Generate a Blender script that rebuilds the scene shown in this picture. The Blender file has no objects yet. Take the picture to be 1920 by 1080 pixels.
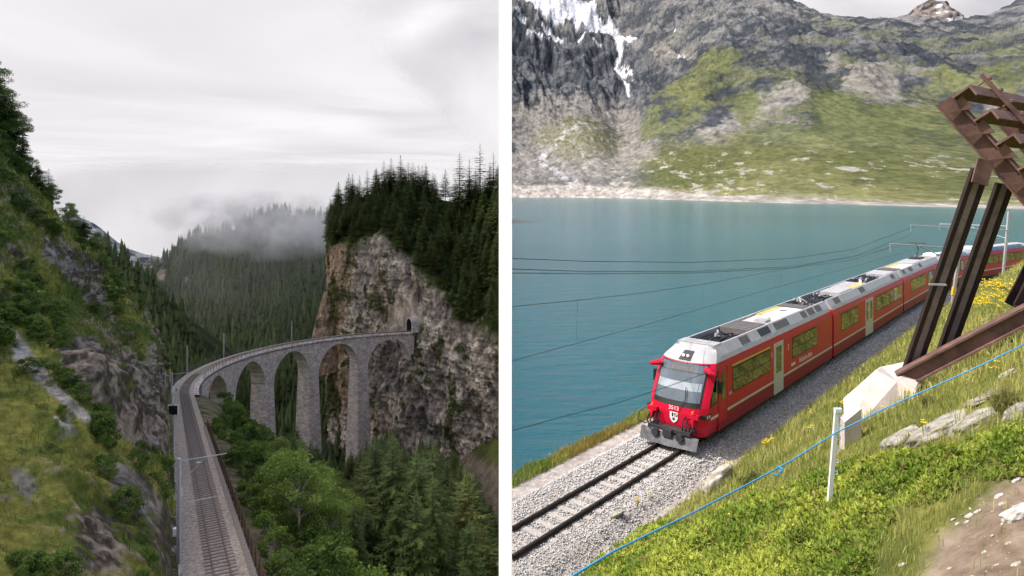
import bpy, math, random
import numpy as np
from mathutils import Vector, Matrix
R = math.radians
rng = np.random.default_rng(7)
random.seed(7)
scene = bpy.context.scene
col = scene.collection

# ------------------------------------------------------------------ camera, sky, sun
F0 = 1250.0                      # focal length in pixels of the 1920-wide photograph
HZ = 360.0                       # row of the horizon
cam = bpy.data.cameras.new('camera'); camo = bpy.data.objects.new('camera', cam); col.objects.link(camo)
cam.sensor_width = 36; cam.lens = F0/1920*36; cam.shift_y = (HZ-540)/1920
cam.clip_start = 0.1; cam.clip_end = 30000
camo.location = (0, 0, 0); camo.rotation_euler = (R(90), 0, 0)
scene.camera = camo

SUN_EL, SUN_AZ = R(54), R(-98)   # azimuth from +Y towards +X
sdir = Vector((math.sin(SUN_AZ)*math.cos(SUN_EL), math.cos(SUN_AZ)*math.cos(SUN_EL), math.sin(SUN_EL)))
world = bpy.data.worlds.new('World'); scene.world = world; world.use_nodes = True
wt = world.node_tree; wt.nodes.clear()
sky = wt.nodes.new('ShaderNodeTexSky'); sky.sky_type = 'NISHITA'; sky.sun_disc = False
sky.sun_elevation = SUN_EL; sky.sun_rotation = SUN_AZ; sky.altitude = 600; sky.dust_density = 7.0; sky.ozone_density = 0.2
bg = wt.nodes.new('ShaderNodeBackground'); bg.inputs['Strength'].default_value = 0.15
wo = wt.nodes.new('ShaderNodeOutputWorld')
wt.links.new(sky.outputs[0], bg.inputs[0]); wt.links.new(bg.outputs[0], wo.inputs[0])
sl = bpy.data.lights.new('sun', 'SUN'); sl.energy = 3.25; sl.angle = R(0.5); sl.color = (1.0, 0.95, 0.88)
so = bpy.data.objects.new('sun', sl); col.objects.link(so)
so.rotation_euler = (-sdir).to_track_quat('-Z', 'Y').to_euler(); so.location = (-60, -20, 90)
scene.view_settings.view_transform = 'Standard'; scene.view_settings.look = 'None'
scene.view_settings.exposure = 0.66; scene.view_settings.gamma = 1.0
scene.view_settings.use_curve_mapping = False
scene.render.engine = 'CYCLES'
cy = scene.cycles
cy.max_bounces = 8; cy.diffuse_bounces = 3; cy.glossy_bounces = 3; cy.transmission_bounces = 4
cy.transparent_max_bounces = 12; cy.volume_bounces = 6; cy.caustics_reflective = False; cy.caustics_refractive = False
cy.sample_clamp_indirect = 6

# ------------------------------------------------------------------ helpers
def P(px, py, d):
    return np.array(((px-960)/F0*d, d, (HZ-py)/F0*d))
def proj(V):
    V = np.asarray(V); y = np.maximum(V[..., 1], 1e-3)
    return 960+V[..., 0]/y*F0, HZ-V[..., 2]/y*F0

_perm = np.tile(np.random.default_rng(3).permutation(256), 3)
_G = np.random.default_rng(4).normal(size=(256, 3)); _G /= np.linalg.norm(_G, axis=1)[:, None]; _G = _G.astype(np.float32)
def pn(Q):
    Q = np.asarray(Q, dtype=np.float64)
    i = np.floor(Q).astype(np.int64); f = (Q-i).astype(np.float32); i &= 255
    u = f*f*f*(f*(f*6-15)+10)
    out = 0
    for dx in (0, 1):
        wx = u[..., 0] if dx else 1-u[..., 0]
        for dy in (0, 1):
            wy = u[..., 1] if dy else 1-u[..., 1]
            for dz in (0, 1):
                wz = u[..., 2] if dz else 1-u[..., 2]
                g = _G[_perm[_perm[_perm[i[..., 0]+dx]+i[..., 1]+dy]+i[..., 2]+dz]]
                d = g[..., 0]*(f[..., 0]-dx)+g[..., 1]*(f[..., 1]-dy)+g[..., 2]*(f[..., 2]-dz)
                out = out+wx*wy*wz*d
    return out*1.5
def fbm(Q, octv=5, gain=.5):
    Q = np.asarray(Q, float); a = 1.0; s = 0; t = 0
    for k in range(octv):
        s = s+a*pn(Q); t += a; Q = Q*2.03+17.3; a *= gain
    return s/t*1.6
def ridged(Q, octv=5, gain=.5):
    Q = np.asarray(Q, float); a = 1.0; s = 0; t = 0
    for k in range(octv):
        s = s+a*(1-np.abs(pn(Q))*2); t += a; Q = Q*2.03+9.1; a *= gain
    return s/t
def sstep(a, b, x):
    t = np.clip((np.asarray(x, float)-a)/(b-a), 0, 1); return t*t*(3-2*t)
def mixc(c0, c1, m):
    m = np.asarray(m)[..., None]; return np.asarray(c0)*(1-m)+np.asarray(c1)*m
def inpoly(px, py, poly):
    """signed soft inside measure (pixels; positive inside) of points against a polygon"""
    poly = np.asarray(poly, float); n = len(poly)
    ins = np.zeros(px.shape, bool); dm = np.full(px.shape, 1e9)
    for k in range(n):
        x0, y0 = poly[k]; x1, y1 = poly[(k+1) % n]
        c = ((y0 > py) != (y1 > py)) & (px < (x1-x0)*(py-y0)/(y1-y0+1e-9)+x0)
        ins ^= c
        L = (x1-x0)**2+(y1-y0)**2
        t = np.clip(((px-x0)*(x1-x0)+(py-y0)*(y1-y0))/(L+1e-9), 0, 1)
        dm = np.minimum(dm, np.hypot(px-x0-t*(x1-x0), py-y0-t*(y1-y0)))
    return np.where(ins, dm, -dm)

def mesh(name, V, Fc, cols=None, uv=None, smooth=False):
    V = np.asarray(V, dtype=np.float32).reshape(-1, 3)
    me = bpy.data.meshes.new(name)
    if isinstance(Fc, np.ndarray):
        n, k = Fc.shape
        me.vertices.add(len(V)); me.vertices.foreach_set('co', V.ravel())
        me.loops.add(n*k); me.loops.foreach_set('vertex_index', Fc.astype(np.int32).ravel())
        me.polygons.add(n); me.polygons.foreach_set('loop_start', np.arange(0, n*k, k, dtype=np.int32))
        me.polygons.foreach_set('loop_total', np.full(n, k, dtype=np.int32))
        me.update(calc_edges=True)
    else:
        me.from_pydata(V.tolist(), [], Fc); me.update()
    if cols is not None:
        a = me.color_attributes.new('Col', 'FLOAT_COLOR', 'POINT')
        c = np.ones((len(V), 4), np.float32); c[:, :3] = np.asarray(cols).reshape(-1, 3)
        a.data.foreach_set('color', c.ravel())
    if uv is not None:
        l = me.uv_layers.new(name='UVMap'); li = np.zeros(len(me.loops), np.int32)
        me.loops.foreach_get('vertex_index', li)
        l.data.foreach_set('uv', np.asarray(uv, np.float32)[li].ravel())
    if smooth:
        me.polygons.foreach_set('use_smooth', np.ones(len(me.polygons), bool))
    me.validate()
    return me
def tag(o, label=None, cat=None, group=None, kind=None):
    if label: o['label'] = label
    if cat: o['category'] = cat
    if group: o['group'] = group
    if kind: o['kind'] = kind
    return o
def obj(name, me, mat=None, parent=None, loc=None):
    o = bpy.data.objects.new(name, me); col.objects.link(o)
    if mat is not None and me is not None and len(me.materials) == 0: me.materials.append(mat)
    if parent is not None: o.parent = parent
    if loc is not None: o.location = loc
    return o
def empty(name, loc=(0, 0, 0), rz=0, **k):
    o = bpy.data.objects.new(name, None); col.objects.link(o); o.location = loc; o.rotation_euler = (0, 0, rz)
    o.empty_display_size = .2
    return tag(o, **k)
def copy_tree(o, parent=None):
    c = o.copy(); col.objects.link(c)
    if parent is not None: c.parent = parent
    for ch in o.children: copy_tree(ch, c)
    return c

class MB:
    """collects simple solids into one mesh"""
    def __init__(s): s.v = []; s.f = []
    def add(s, V, Fc):
        b = len(s.v); s.v += [tuple(map(float, p)) for p in V]; s.f += [tuple(b+i for i in q) for q in Fc]; return s
    def box(s, x0, x1, y0, y1, z0, z1):
        V = [(x0,y0,z0),(x1,y0,z0),(x1,y1,z0),(x0,y1,z0),(x0,y0,z1),(x1,y0,z1),(x1,y1,z1),(x0,y1,z1)]
        return s.add(V, [(0,3,2,1),(4,5,6,7),(0,1,5,4),(1,2,6,5),(2,3,7,6),(3,0,4,7)])
    def prism(s, poly, axis, a0, a1):
        """poly in the two other axes, extruded along axis"""
        n = len(poly); V = []
        for a in (a0, a1):
            for p in poly:
                q = list(p); q.insert(axis, a); V.append(q)
        Fc = [tuple(range(n-1, -1, -1)), tuple(range(n, 2*n))]+[(i, (i+1) % n, n+(i+1) % n, n+i) for i in range(n)]
        return s.add(V, Fc)
    def tube(s, pts, r, n=6, cap=True):
        pts = [Vector(p) for p in pts]; rr = r if hasattr(r, '__len__') else [r]*len(pts)
        V = []; Fc = []
        for i, p in enumerate(pts):
            t = (pts[min(i+1, len(pts)-1)]-pts[max(i-1, 0)]).normalized()
            a = t.orthogonal().normalized() if i == 0 else (a-t*a.dot(t)).normalized()
            b = t.cross(a)
            for k in range(n):
                w = 2*math.pi*k/n; V.append(p+(a*math.cos(w)+b*math.sin(w))*rr[i])
        for i in range(len(pts)-1):
            for k in range(n):
                Fc.append((i*n+k, i*n+(k+1) % n, (i+1)*n+(k+1) % n, (i+1)*n+k))
        if cap: Fc += [tuple(range(n-1, -1, -1)), tuple(range((len(pts)-1)*n, len(pts)*n))]
        return s.add(V, Fc)
    def beam(s, a, b, prof, up=(0, 0, 1)):
        """extrude a closed 2-d profile (side, up) from a to b"""
        a = Vector(a); b = Vector(b); t = (b-a).normalized(); up = Vector(up)
        sd = t.cross(up).normalized(); u2 = sd.cross(t); n = len(prof)
        V = [c+sd*p[0]+u2*p[1] for c in (a, b) for p in prof]
        Fc = [tuple(range(n-1, -1, -1)), tuple(range(n, 2*n))]+[(i, (i+1) % n, n+(i+1) % n, n+i) for i in range(n)]
        return s.add(V, Fc)
    def mesh(s, name, smooth=False): return mesh(name, np.array(s.v), s.f, smooth=smooth)
    def build(s, name, mat, parent=None, loc=None, smooth=False): return obj(name, s.mesh(name, smooth), mat, parent, loc)
def grid_faces(nr, nc):
    i = np.arange(nr-1)[:, None]*nc+np.arange(nc-1)[None, :]
    return np.stack([i, i+1, i+nc+1, i+nc], -1).reshape(-1, 4)
def ibeam(w, h, t):
    return [(-w/2,-h/2),(w/2,-h/2),(w/2,-h/2+t),(t/2,-h/2+t),(t/2,h/2-t),(w/2,h/2-t),(w/2,h/2),(-w/2,h/2),(-w/2,h/2-t),(-t/2,h/2-t),(-t/2,-h/2+t),(-w/2,-h/2+t)]

# ------------------------------------------------------------------ materials
def new_mat(name):
    m = bpy.data.materials.new(name); m.use_nodes = True
    nt = m.node_tree; b = nt.nodes['Principled BSDF']; return m, nt, b
def mat(name, c=(.5,.5,.5), rough=.8, metal=0, var=.25, vs=3.0, bump=0, bs=20.0, attr=False, uvbrick=None, spec=.4, scalez=1.0, scaley=1.0, backlit=0, coat=0):
    m, nt, b = new_mat(name); N = nt.nodes; L = nt.links
    tc = N.new('ShaderNodeTexCoord'); mp = N.new('ShaderNodeMapping'); mp.inputs['Scale'].default_value = (1, scaley, scalez)
    L.new(tc.outputs['Object'], mp.inputs[0])
    if attr:
        a = N.new('ShaderNodeAttribute'); a.attribute_name = 'Col'; base = a.outputs['Color']
    else:
        rgb = N.new('ShaderNodeRGB'); rgb.outputs[0].default_value = (*c, 1); base = rgb.outputs[0]
    if uvbrick:
        uvn = N.new('ShaderNodeUVMap'); bt = N.new('ShaderNodeTexBrick'); L.new(uvn.outputs[0], bt.inputs['Vector'])
        bt.inputs['Scale'].default_value = 1; bt.inputs['Brick Width'].default_value = uvbrick[0]; bt.inputs['Row Height'].default_value = uvbrick[1]
        bt.inputs['Mortar Size'].default_value = uvbrick[2]; bt.inputs['Bias'].default_value = 0
        bt.inputs['Color1'].default_value = (*[x*1.25 for x in c], 1); bt.inputs['Color2'].default_value = (*[x*.72 for x in c], 1); bt.inputs['Mortar'].default_value = (*[x*.45 for x in c], 1)
        base = bt.outputs['Color']
    if var > 0:
        n1 = N.new('ShaderNodeTexNoise'); n1.inputs['Scale'].default_value = vs; n1.inputs['Detail'].default_value = 8; n1.inputs['Roughness'].default_value = .65
        L.new(mp.outputs[0], n1.inputs['Vector'])
        mr = N.new('ShaderNodeMapRange'); mr.inputs[1].default_value = .3; mr.inputs[2].default_value = .7
        mr.inputs[3].default_value = 1-var; mr.inputs[4].default_value = 1+var
        L.new(n1.outputs['Fac'], mr.inputs[0])
        mx = N.new('ShaderNodeVectorMath'); mx.operation = 'SCALE'; L.new(base, mx.inputs[0]); L.new(mr.outputs[0], mx.inputs['Scale'])
        base = mx.outputs[0]
    L.new(base, b.inputs['Base Color'])
    b.inputs['Roughness'].default_value = rough; b.inputs['Metallic'].default_value = metal
    b.inputs['Specular IOR Level'].default_value = spec; b.inputs['Coat Weight'].default_value = coat; b.inputs['Coat Roughness'].default_value = .05
    if bump > 0:
        n2 = N.new('ShaderNodeTexNoise'); n2.inputs['Scale'].default_value = bs; n2.inputs['Detail'].default_value = 8; n2.inputs['Roughness'].default_value = .7
        L.new(mp.outputs[0], n2.inputs['Vector'])
        bp = N.new('ShaderNodeBump'); bp.inputs['Strength'].default_value = 1; bp.inputs['Distance'].default_value = bump
        L.new(n2.outputs['Fac'], bp.inputs['Height']); L.new(bp.outputs[0], b.inputs['Normal'])
    if backlit > 0:
        tr = N.new('ShaderNodeBsdfTranslucent'); L.new(base, tr.inputs[0]); ms = N.new('ShaderNodeMixShader'); ms.inputs[0].default_value = backlit
        L.new(b.outputs[0], ms.inputs[1]); L.new(tr.outputs[0], ms.inputs[2]); L.new(ms.outputs[0], N['Material Output'].inputs[0])
    return m
M = {}
M['terrain_far'] = mat('alpine_terrain', attr=True, rough=.95, var=.5, vs=.11, bump=7, bs=.10, spec=.1, scaley=.3)
M['hill'] = mat('hill_surface', attr=True, rough=.95, var=.5, vs=1.6, bump=.35, bs=2.2, spec=.1)
M['cliff'] = mat('cliff_rock', attr=True, rough=.95, var=.45, vs=.35, bump=1.0, bs=.5, spec=.15, scalez=.5)
M['bank'] = mat('bank_soil', attr=True, rough=.95, var=.35, vs=4, bump=.04, bs=14, spec=.1)
M['leaf'] = mat('leaves', attr=True, rough=.6, var=.0, spec=.25, backlit=.3)
M['needle'] = mat('needles', attr=True, rough=.7, var=.0, spec=.2, backlit=.2)
M['bark'] = mat('bark', (.09, .065, .045), rough=.9, var=.4, vs=6)
M['birch_bark'] = mat('pale_bark', (.3, .28, .24), rough=.9, var=.4, vs=3)
M['grass'] = mat('grass_blades', attr=True, rough=.6, var=0, spec=.25, backlit=.35)
M['ballast_far'] = mat('ballast', (.42, .345, .285), rough=.95, var=.6, vs=4, bump=.05, bs=12)
M['ballast'] = mat('ballast_bed', (.42, .42, .42), rough=.95, var=.5, vs=14, bump=.04, bs=22)
M['stones'] = mat('ballast_stones', attr=True, rough=.9, var=.15, vs=20, spec=.3)
M['steel'] = mat('rail_steel', (.055, .042, .036), rough=.55, metal=.6, var=.3, vs=5)
M['screen_reflection'] = mat('painted_reflection', (.30, .34, .39), rough=.3, var=.2, vs=3)  # pale windscreen reflection put into a flat colour
M['roofyellow'] = mat('faded_yellow_panel', (.5, .4, .16), rough=.6, var=.2, vs=3)
M['rail_rust'] = mat('rusty_rail', (.16, .11, .085), rough=.6, metal=.4, var=.3, vs=3)
M['sleeper'] = mat('sleeper', (.24, .205, .18), rough=.9, var=.3, vs=4)
M['sleeper_c'] = mat('concrete_sleeper', (.42, .38, .35), rough=.9, var=.2, vs=8)
M['galv'] = mat('galvanised_steel', (.42, .43, .45), rough=.5, metal=.3, var=.15, vs=4)
M['wire'] = mat('wire', (.03, .035, .04), rough=.5, metal=.5, var=0)
M['white_divider'] = mat('divider_white', (.86, .86, .86), rough=.9, var=.02, vs=2, spec=.1)
M['concrete'] = mat('pale_concrete', (.55, .49, .46), rough=.9, var=.18, vs=2.5, bump=.01, bs=15)
M['rock'] = mat('lichen_rock', attr=True, rough=.92, var=.3, vs=4, bump=.05, bs=5)
M['rust'] = mat('weathered_steel', (.16, .09, .075), rough=.7, metal=.1, var=.45, vs=3, bump=.002, bs=60)
M['rust_shaded'] = mat('shaded_weathered_steel', (.035, .022, .02), rough=.6, metal=.3, var=.3, vs=5)  # darker copy of the steel; the flanges' shade is in the colour
M['web'] = mat('lit_brown_steel', (.26, .20, .205), rough=.6, metal=.1, var=.3, vs=4)  # lighter copy of the steel; the web's sunlit tone is in the colour
M['stone'] = mat('viaduct_stone', (.60, .525, .49), rough=.95, var=.28, vs=.5, uvbrick=(.95, .42, .03), bump=.06, bs=3)
M['white_plastic'] = mat('white_plastic', (.82, .82, .82), rough=.4, var=.03)
M['rope'] = mat('blue_rope', (.06, .30, .58), rough=.6, var=.15, vs=40)
M['red'] = mat('red_paint', (.55, .006, .036), rough=.4, var=.06, vs=2, coat=.08, spec=.25)
M['red_side'] = M['red']
M['darkred'] = mat('dark_red_paint', (.28, .012, .03), rough=.45, var=.12, vs=3, spec=.25)
M['silver'] = mat('silver_roof', (.42, .42, .43), rough=.55, metal=.1, var=.15, vs=2.5)
M['roofgrey'] = mat('roof_panel_grey', (.36, .36, .37), rough=.7, var=.3, vs=3)
M['grill'] = mat('grille', (.13, .12, .12), rough=.7, var=.3, vs=8)
M['cream'] = mat('cream_stripe', (.6, .56, .52), rough=.5, var=.15, vs=3)
M['doorgrey'] = mat('door_grey', (.55, .55, .54), rough=.4, var=.05)
M['black'] = mat('black_rubber', (.012, .012, .013), rough=.55, var=.1)
M['equip'] = mat('roof_equipment', (.045, .045, .05), rough=.55, metal=.2, var=.3, vs=5)
M['yellow'] = mat('yellow_paint', (.68, .45, .06), rough=.5, var=.08)
M['whitepaint'] = mat('white_paint', (.8, .8, .8), rough=.5, var=.03)
M['bluepaint'] = mat('blue_paint', (.03, .2, .5), rough=.5, var=.03)
M['plow'] = mat('worn_plough', (.13, .13, .145), rough=.5, metal=.3, var=.35, vs=4)
M['orange'] = mat('orange_lens', (.8, .2, .02), rough=.3, var=0)
M['glass'] = mat('window_glass', (.012, .013, .012), rough=.04, var=0, spec=1.0)
M['glass'].node_tree.nodes['Principled BSDF'].inputs['IOR'].default_value = 1.6
M['windshield'] = mat('windscreen_glass', (.10, .125, .15), rough=.08, var=.25, vs=1.2, spec=1.0)
M['lamp'] = mat('lamp_glass', (.7, .7, .72), rough=.15, var=0)
M['flower'] = mat('yellow_petals', (.85, .6, .02), rough=.6, var=.1, backlit=.3)
M['whiteflower'] = mat('white_petals', (.75, .72, .7), rough=.6, var=.1, backlit=.3)
M['tunnel'] = mat('tunnel_lining', (.05, .05, .05), rough=1, var=.2)
M['rustfence'] = mat('rusty_fence', (.11, .065, .048), rough=.9, var=.3)
M['greenrail'] = mat('green_railing', (.1, .13, .11), rough=.6, var=.1)

# ------------------------------------------------------------------ clouds
def cloud_mat(name, lo, hi, sc, diffuse):
    m, nt, b = new_mat(name); N = nt.nodes; L = nt.links; N.remove(b)
    tc = N.new('ShaderNodeTexCoord'); n1 = N.new('ShaderNodeTexNoise'); n1.inputs['Scale'].default_value = sc
    n1.inputs['Detail'].default_value = 5; n1.inputs['Roughness'].default_value = .5; n1.inputs['Distortion'].default_value = .6
    L.new(tc.outputs['Object'], n1.inputs['Vector'])
    cr = N.new('ShaderNodeMapRange'); cr.inputs[1].default_value = .3; cr.inputs[2].default_value = .7; cr.inputs[3].default_value = lo; cr.inputs[4].default_value = hi
    L.new(n1.outputs['Fac'], cr.inputs[0])
    mul = N.new('ShaderNodeVectorMath'); mul.operation = 'SCALE'; mul.inputs[0].default_value = (.965, .97, 1.0); L.new(cr.outputs[0], mul.inputs['Scale'])
    tr = N.new('ShaderNodeBsdfDiffuse' if diffuse else 'ShaderNodeBsdfTranslucent'); L.new(mul.outputs[0], tr.inputs[0])
    at = N.new('ShaderNodeAttribute'); at.attribute_name = 'Col'; sp = N.new('ShaderNodeSeparateColor'); L.new(at.outputs['Color'], sp.inputs[0])
    tp = N.new('ShaderNodeBsdfTransparent'); ms = N.new('ShaderNodeMixShader')
    L.new(sp.outputs[0], ms.inputs[0]); L.new(tp.outputs[0], ms.inputs[1]); L.new(tr.outputs[0], ms.inputs[2])
    L.new(ms.outputs[0], N['Material Output'].inputs[0]); return m
# overcast layer lying over the gorge, lit by the sun from above
xs = np.concatenate([np.linspace(-4200, -700, 30), np.linspace(-660, -45, 60)]); ys = np.linspace(-1500, 4600, 130)
X, Y = np.meshgrid(xs, ys); Q = np.stack([X/420, Y/420, X*0+.5], -1)
Z = 104+7*fbm(Q, 2)
edge = -81-6*fbm(np.stack([Y/160, Y*0, Y*0], -1), 3)
al = sstep(-8, 30, edge-X+9*fbm(np.stack([X/45, Y/90, X*0], -1), 3))*sstep(3600, 1500, Y+500*fbm(np.stack([X/600, Y/600, X*0], -1), 3))
o = obj('overcast_layer', mesh('overcast_layer', np.stack([X, Y, Z], -1).reshape(-1, 3), grid_faces(*X.shape), cols=np.repeat(al.reshape(-1, 1), 3, 1), smooth=True),
        cloud_mat('overcast', .31, .395, .0026, False))
tag(o, 'low grey overcast cloud layer above the wooded gorge', 'cloud', kind='structure')
# distant cloud bank behind every ridge
xs = np.linspace(-9000, 9000, 120); ts = np.linspace(0, 1, 70); X, T = np.meshgrid(xs, ts)
Y = 5200+3600*T; Z = -700+3600*T**.9
nz = fbm(np.stack([X/2500, Y/2500, Z/2500], -1), 2); Y = Y-200*nz; Z = Z+60*nz
o = obj('cloud_bank', mesh('cloud_bank', np.stack([X, Y, Z], -1).reshape(-1, 3), grid_faces(*X.shape), cols=np.ones((X.size, 3)), smooth=True),
        cloud_mat('cloud_bank', .36, .46, .0007, True))
tag(o, 'distant pale cloud bank behind the mountains', 'cloud', kind='structure')

# ------------------------------------------------------------------ lake
LZ = -14.0
m, nt, b = new_mat('lake_water'); N = nt.nodes; L = nt.links
b.inputs['Base Color'].default_value = (.012, .115, .135, 1); b.inputs['Roughness'].default_value = .12; b.inputs['IOR'].default_value = 1.33
tc = N.new('ShaderNodeTexCoord'); mp = N.new('ShaderNodeMapping'); mp.inputs['Rotation'].default_value = (0, 0, R(-25)); mp.inputs['Scale'].default_value = (.35, 1.0, 1)
L.new(tc.outputs['Object'], mp.inputs[0])
n1 = N.new('ShaderNodeTexNoise'); n1.inputs['Scale'].default_value = .9; n1.inputs['Detail'].default_value = 6; n1.inputs['Roughness'].default_value = .62; L.new(mp.outputs[0], n1.inputs['Vector'])
bp = N.new('ShaderNodeBump'); bp.inputs['Distance'].default_value = .55; bp.inputs['Strength'].default_value = 1; L.new(n1.outputs['Fac'], bp.inputs['Height']); L.new(bp.outputs[0], b.inputs['Normal'])
n2 = N.new('ShaderNodeTexNoise'); n2.inputs['Scale'].default_value = .012; n2.inputs['Detail'].default_value = 4; L.new(mp.outputs[0], n2.inputs['Vector'])
cr = N.new('ShaderNodeValToRGB'); cr.color_ramp.elements[0].position = .3; cr.color_ramp.elements[1].position = .7
cr.color_ramp.elements[0].color = (.010, .092, .122, 1); cr.color_ramp.elements[1].color = (.015, .115, .148, 1)
L.new(n2.outputs['Fac'], cr.inputs[0]); L.new(cr.outputs[0], b.inputs['Base Color'])
M['water'] = m
me = mesh('lake', [(0, 14, LZ), (900, 14, LZ), (2600, 1500, LZ), (2600, 2300, LZ), (-14, 2300, LZ), (-14, 900, LZ)], [(0, 1, 2, 3, 4, 5)])
tag(obj('lake', me, m), kind='structure')

# ------------------------------------------------------------------ mountains beyond the lake
ST = np.array([ # px, then (depth,row) for shore, beach, meadow, slope foot, mid wall, crest
 [940, 1650,371, 1760,349, 2000,318, 2350,205, 2800,100, 3500,-150],
 [1050,1620,371, 1740,349, 1950,312, 2350,215, 2800,115, 3500,-130],
 [1100,1600,371, 1700,349, 1900,305, 2300,222, 2750,128, 3450,-110],
 [1160,1500,372, 1600,350, 1850,305, 2300,236, 2700,150, 3400,-100],
 [1200,1350,373, 1450,354, 1700,300, 2150,215, 2550,140, 3200,-95],
 [1260,1180,375, 1280,358, 1600,290, 1950,190, 2300,110, 2900,-60],
 [1330,1040,377, 1120,366, 1450,285, 1750,180, 2050,80, 2600,-45],
 [1440, 860,380, 910,372, 1250,285, 1550,175, 1850,85, 2300,-12],
 [1480, 830,381, 880,374, 1180,285, 1480,170, 1780,90, 2200,0],
 [1520, 790,382, 840,375, 1120,285, 1430,170, 1720,95, 2120,26],
 [1560, 760,383, 810,376, 1080,285, 1400,180, 1690,100, 2080,41],
 [1640, 700,385, 745,379, 1000,288, 1330,190, 1620,105, 2000,40],
 [1700, 660,386, 705,380, 950,292, 1280,200, 1580,108, 1950,36],
 [1800, 600,389, 640,382, 870,300, 1200,205, 1500,110, 1950,38],
 [1860, 570,391, 610,384, 830,305, 1150,205, 1450,105, 1950,32],
 [1920, 530,393, 570,386, 790,310, 1100,200, 1400,95, 1950,2],
 [2060, 480,396, 520,389, 720,310, 1000,190, 1350,80, 1950,-30]], float)
pxs = np.arange(946, 2050, 1.7)
tt = np.concatenate([np.linspace(0, 1, 24, endpoint=False), np.linspace(1, 2, 70, endpoint=False), np.linspace(2, 3, 80, endpoint=False), np.linspace(3, 4, 80, endpoint=False), np.linspace(4, 5, 80)])
Kd = np.stack([np.interp(pxs, ST[:, 0], ST[:, 1+2*k]) for k in range(6)], 0)
Ky = np.stack([np.interp(pxs, ST[:, 0], ST[:, 2+2*k]) for k in range(6)], 0)
ki = np.minimum(tt.astype(int), 4); kf = (tt-ki)[:, None]
D = Kd[ki]*(1-kf)+Kd[ki+1]*kf; PY = Ky[ki]*(1-kf)+Ky[ki+1]*kf; PX = np.broadcast_to(pxs, D.shape); TT = np.broadcast_to(tt[:, None], D.shape)
X = (PX-960)/F0*D; Y = D; Z = (HZ-PY)/F0*D
big = ridged(np.stack([X/300, Y/900, Z/420], -1), 6, .55)
mid = fbm(np.stack([X/95, Y/300, Z/110], -1), 5, .6)
dia = ridged(np.stack([(X+.8*Z)/110, (Z-.5*X)/420, Y/900], -1), 5, .6)
amp = np.interp(TT, [0, .3, 1, 2, 2.6, 3.3, 4.3, 5], [0, .4, 1.2, 6, 36, 92, 100, 40])*np.interp(PX, [1200, 1500, 1900], [1, .75, .6])
scm = np.maximum.reduce([sstep(-14, 14, inpoly(PX, PY, q)) for q in ([(955,205),(1180,205),(1235,262),(1200,315),(955,330)], [(1440,215),(1560,165),(1950,210),(1950,400),(1100,365),(1240,300)])]); amp = amp*(1-.6*scm)
gl = ridged(np.stack([(X+.25*mid*60)/70, Y/1600, Z/500], -1), 4, .5); Z = Z+amp*.45*(gl-.5)
Z = Z+amp*((big-.45)*.9+mid*.45+(dia-.45)*.5)
Z = np.where(TT < .05, np.minimum(Z, LZ+.3), Z); Z[0] = LZ-3
# moraine cone below the glacier
cone = np.clip(1-np.hypot((PX-1085)/95, (PY-262)/46), 0, 1); Z = Z+34*cone
# gully of the glacier stream
gul = np.exp(-((PX+22*mid-(1165+.10*(PY-150)*np.where(PY > 150, .6, 0)))/40)**2)*sstep(330, 250, PY); Z = Z-22*gul
qx, qy = PX, PY
gy, gx = np.gradient(Z); dxy = np.gradient(Y, axis=0)
slope = np.abs(gy)/np.maximum(np.abs(dxy), .4)
n1 = fbm(np.stack([X/75, Y/260, Z/60], -1), 6, .62); n2 = fbm(np.stack([X/20+9, Y/75, Z/15], -1), 5, .65); n3 = fbm(np.stack([X/260, Y/700, Z/170+3], -1), 4)
rockc = mixc((.055, .062, .078), (.20, .195, .19), sstep(-.22, .42, n1+.6*n2+.4*mid))  # rock tinted bluish in place of distance haze
rockc = mixc(rockc, (.04, .047, .065), sstep(.12, .32, -n2-.5*n1)*.8)
grassc = mixc((.095, .105, .038), (.20, .195, .085), sstep(-.5, .6, n3+.4*n1))
grassd = mixc((.055, .07, .03), (.125, .135, .055), sstep(-.5, .5, n1))
screec = mixc((.17, .155, .14), (.29, .27, .245), sstep(-.5, .5, n2))
sandc = mixc((.30, .27, .235), (.48, .44, .39), sstep(-.5, .5, n2))
C = rockc
gm = sstep(-.02, .16, n3*.8+n1*.6+.25*n2-.10)*sstep(4.7, 3.2, TT)*sstep(1190, 1300, PX)*.9
gm = gm*sstep(.02, .5, .62-.25*mid+.3*sstep(60, 300, PY)-.2)
C = mixc(C, grassd, np.clip(gm, 0, .85))
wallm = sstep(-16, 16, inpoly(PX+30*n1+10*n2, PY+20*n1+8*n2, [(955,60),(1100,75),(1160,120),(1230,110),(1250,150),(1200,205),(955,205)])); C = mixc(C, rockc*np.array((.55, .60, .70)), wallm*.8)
cragm = sstep(-16, 16, inpoly(PX+30*n1+10*n2, PY+20*n1+8*n2, [(1300,190),(1330,110),(1450,40),(1560,55),(1930,80),(1930,165),(1700,150),(1560,150),(1440,190),(1350,210)])); C = mixc(C, mixc(rockc*np.array((.62, .66, .74)), grassd, sstep(.05, .15, n1+.4*n3)*.6), cragm*.8)
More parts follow.
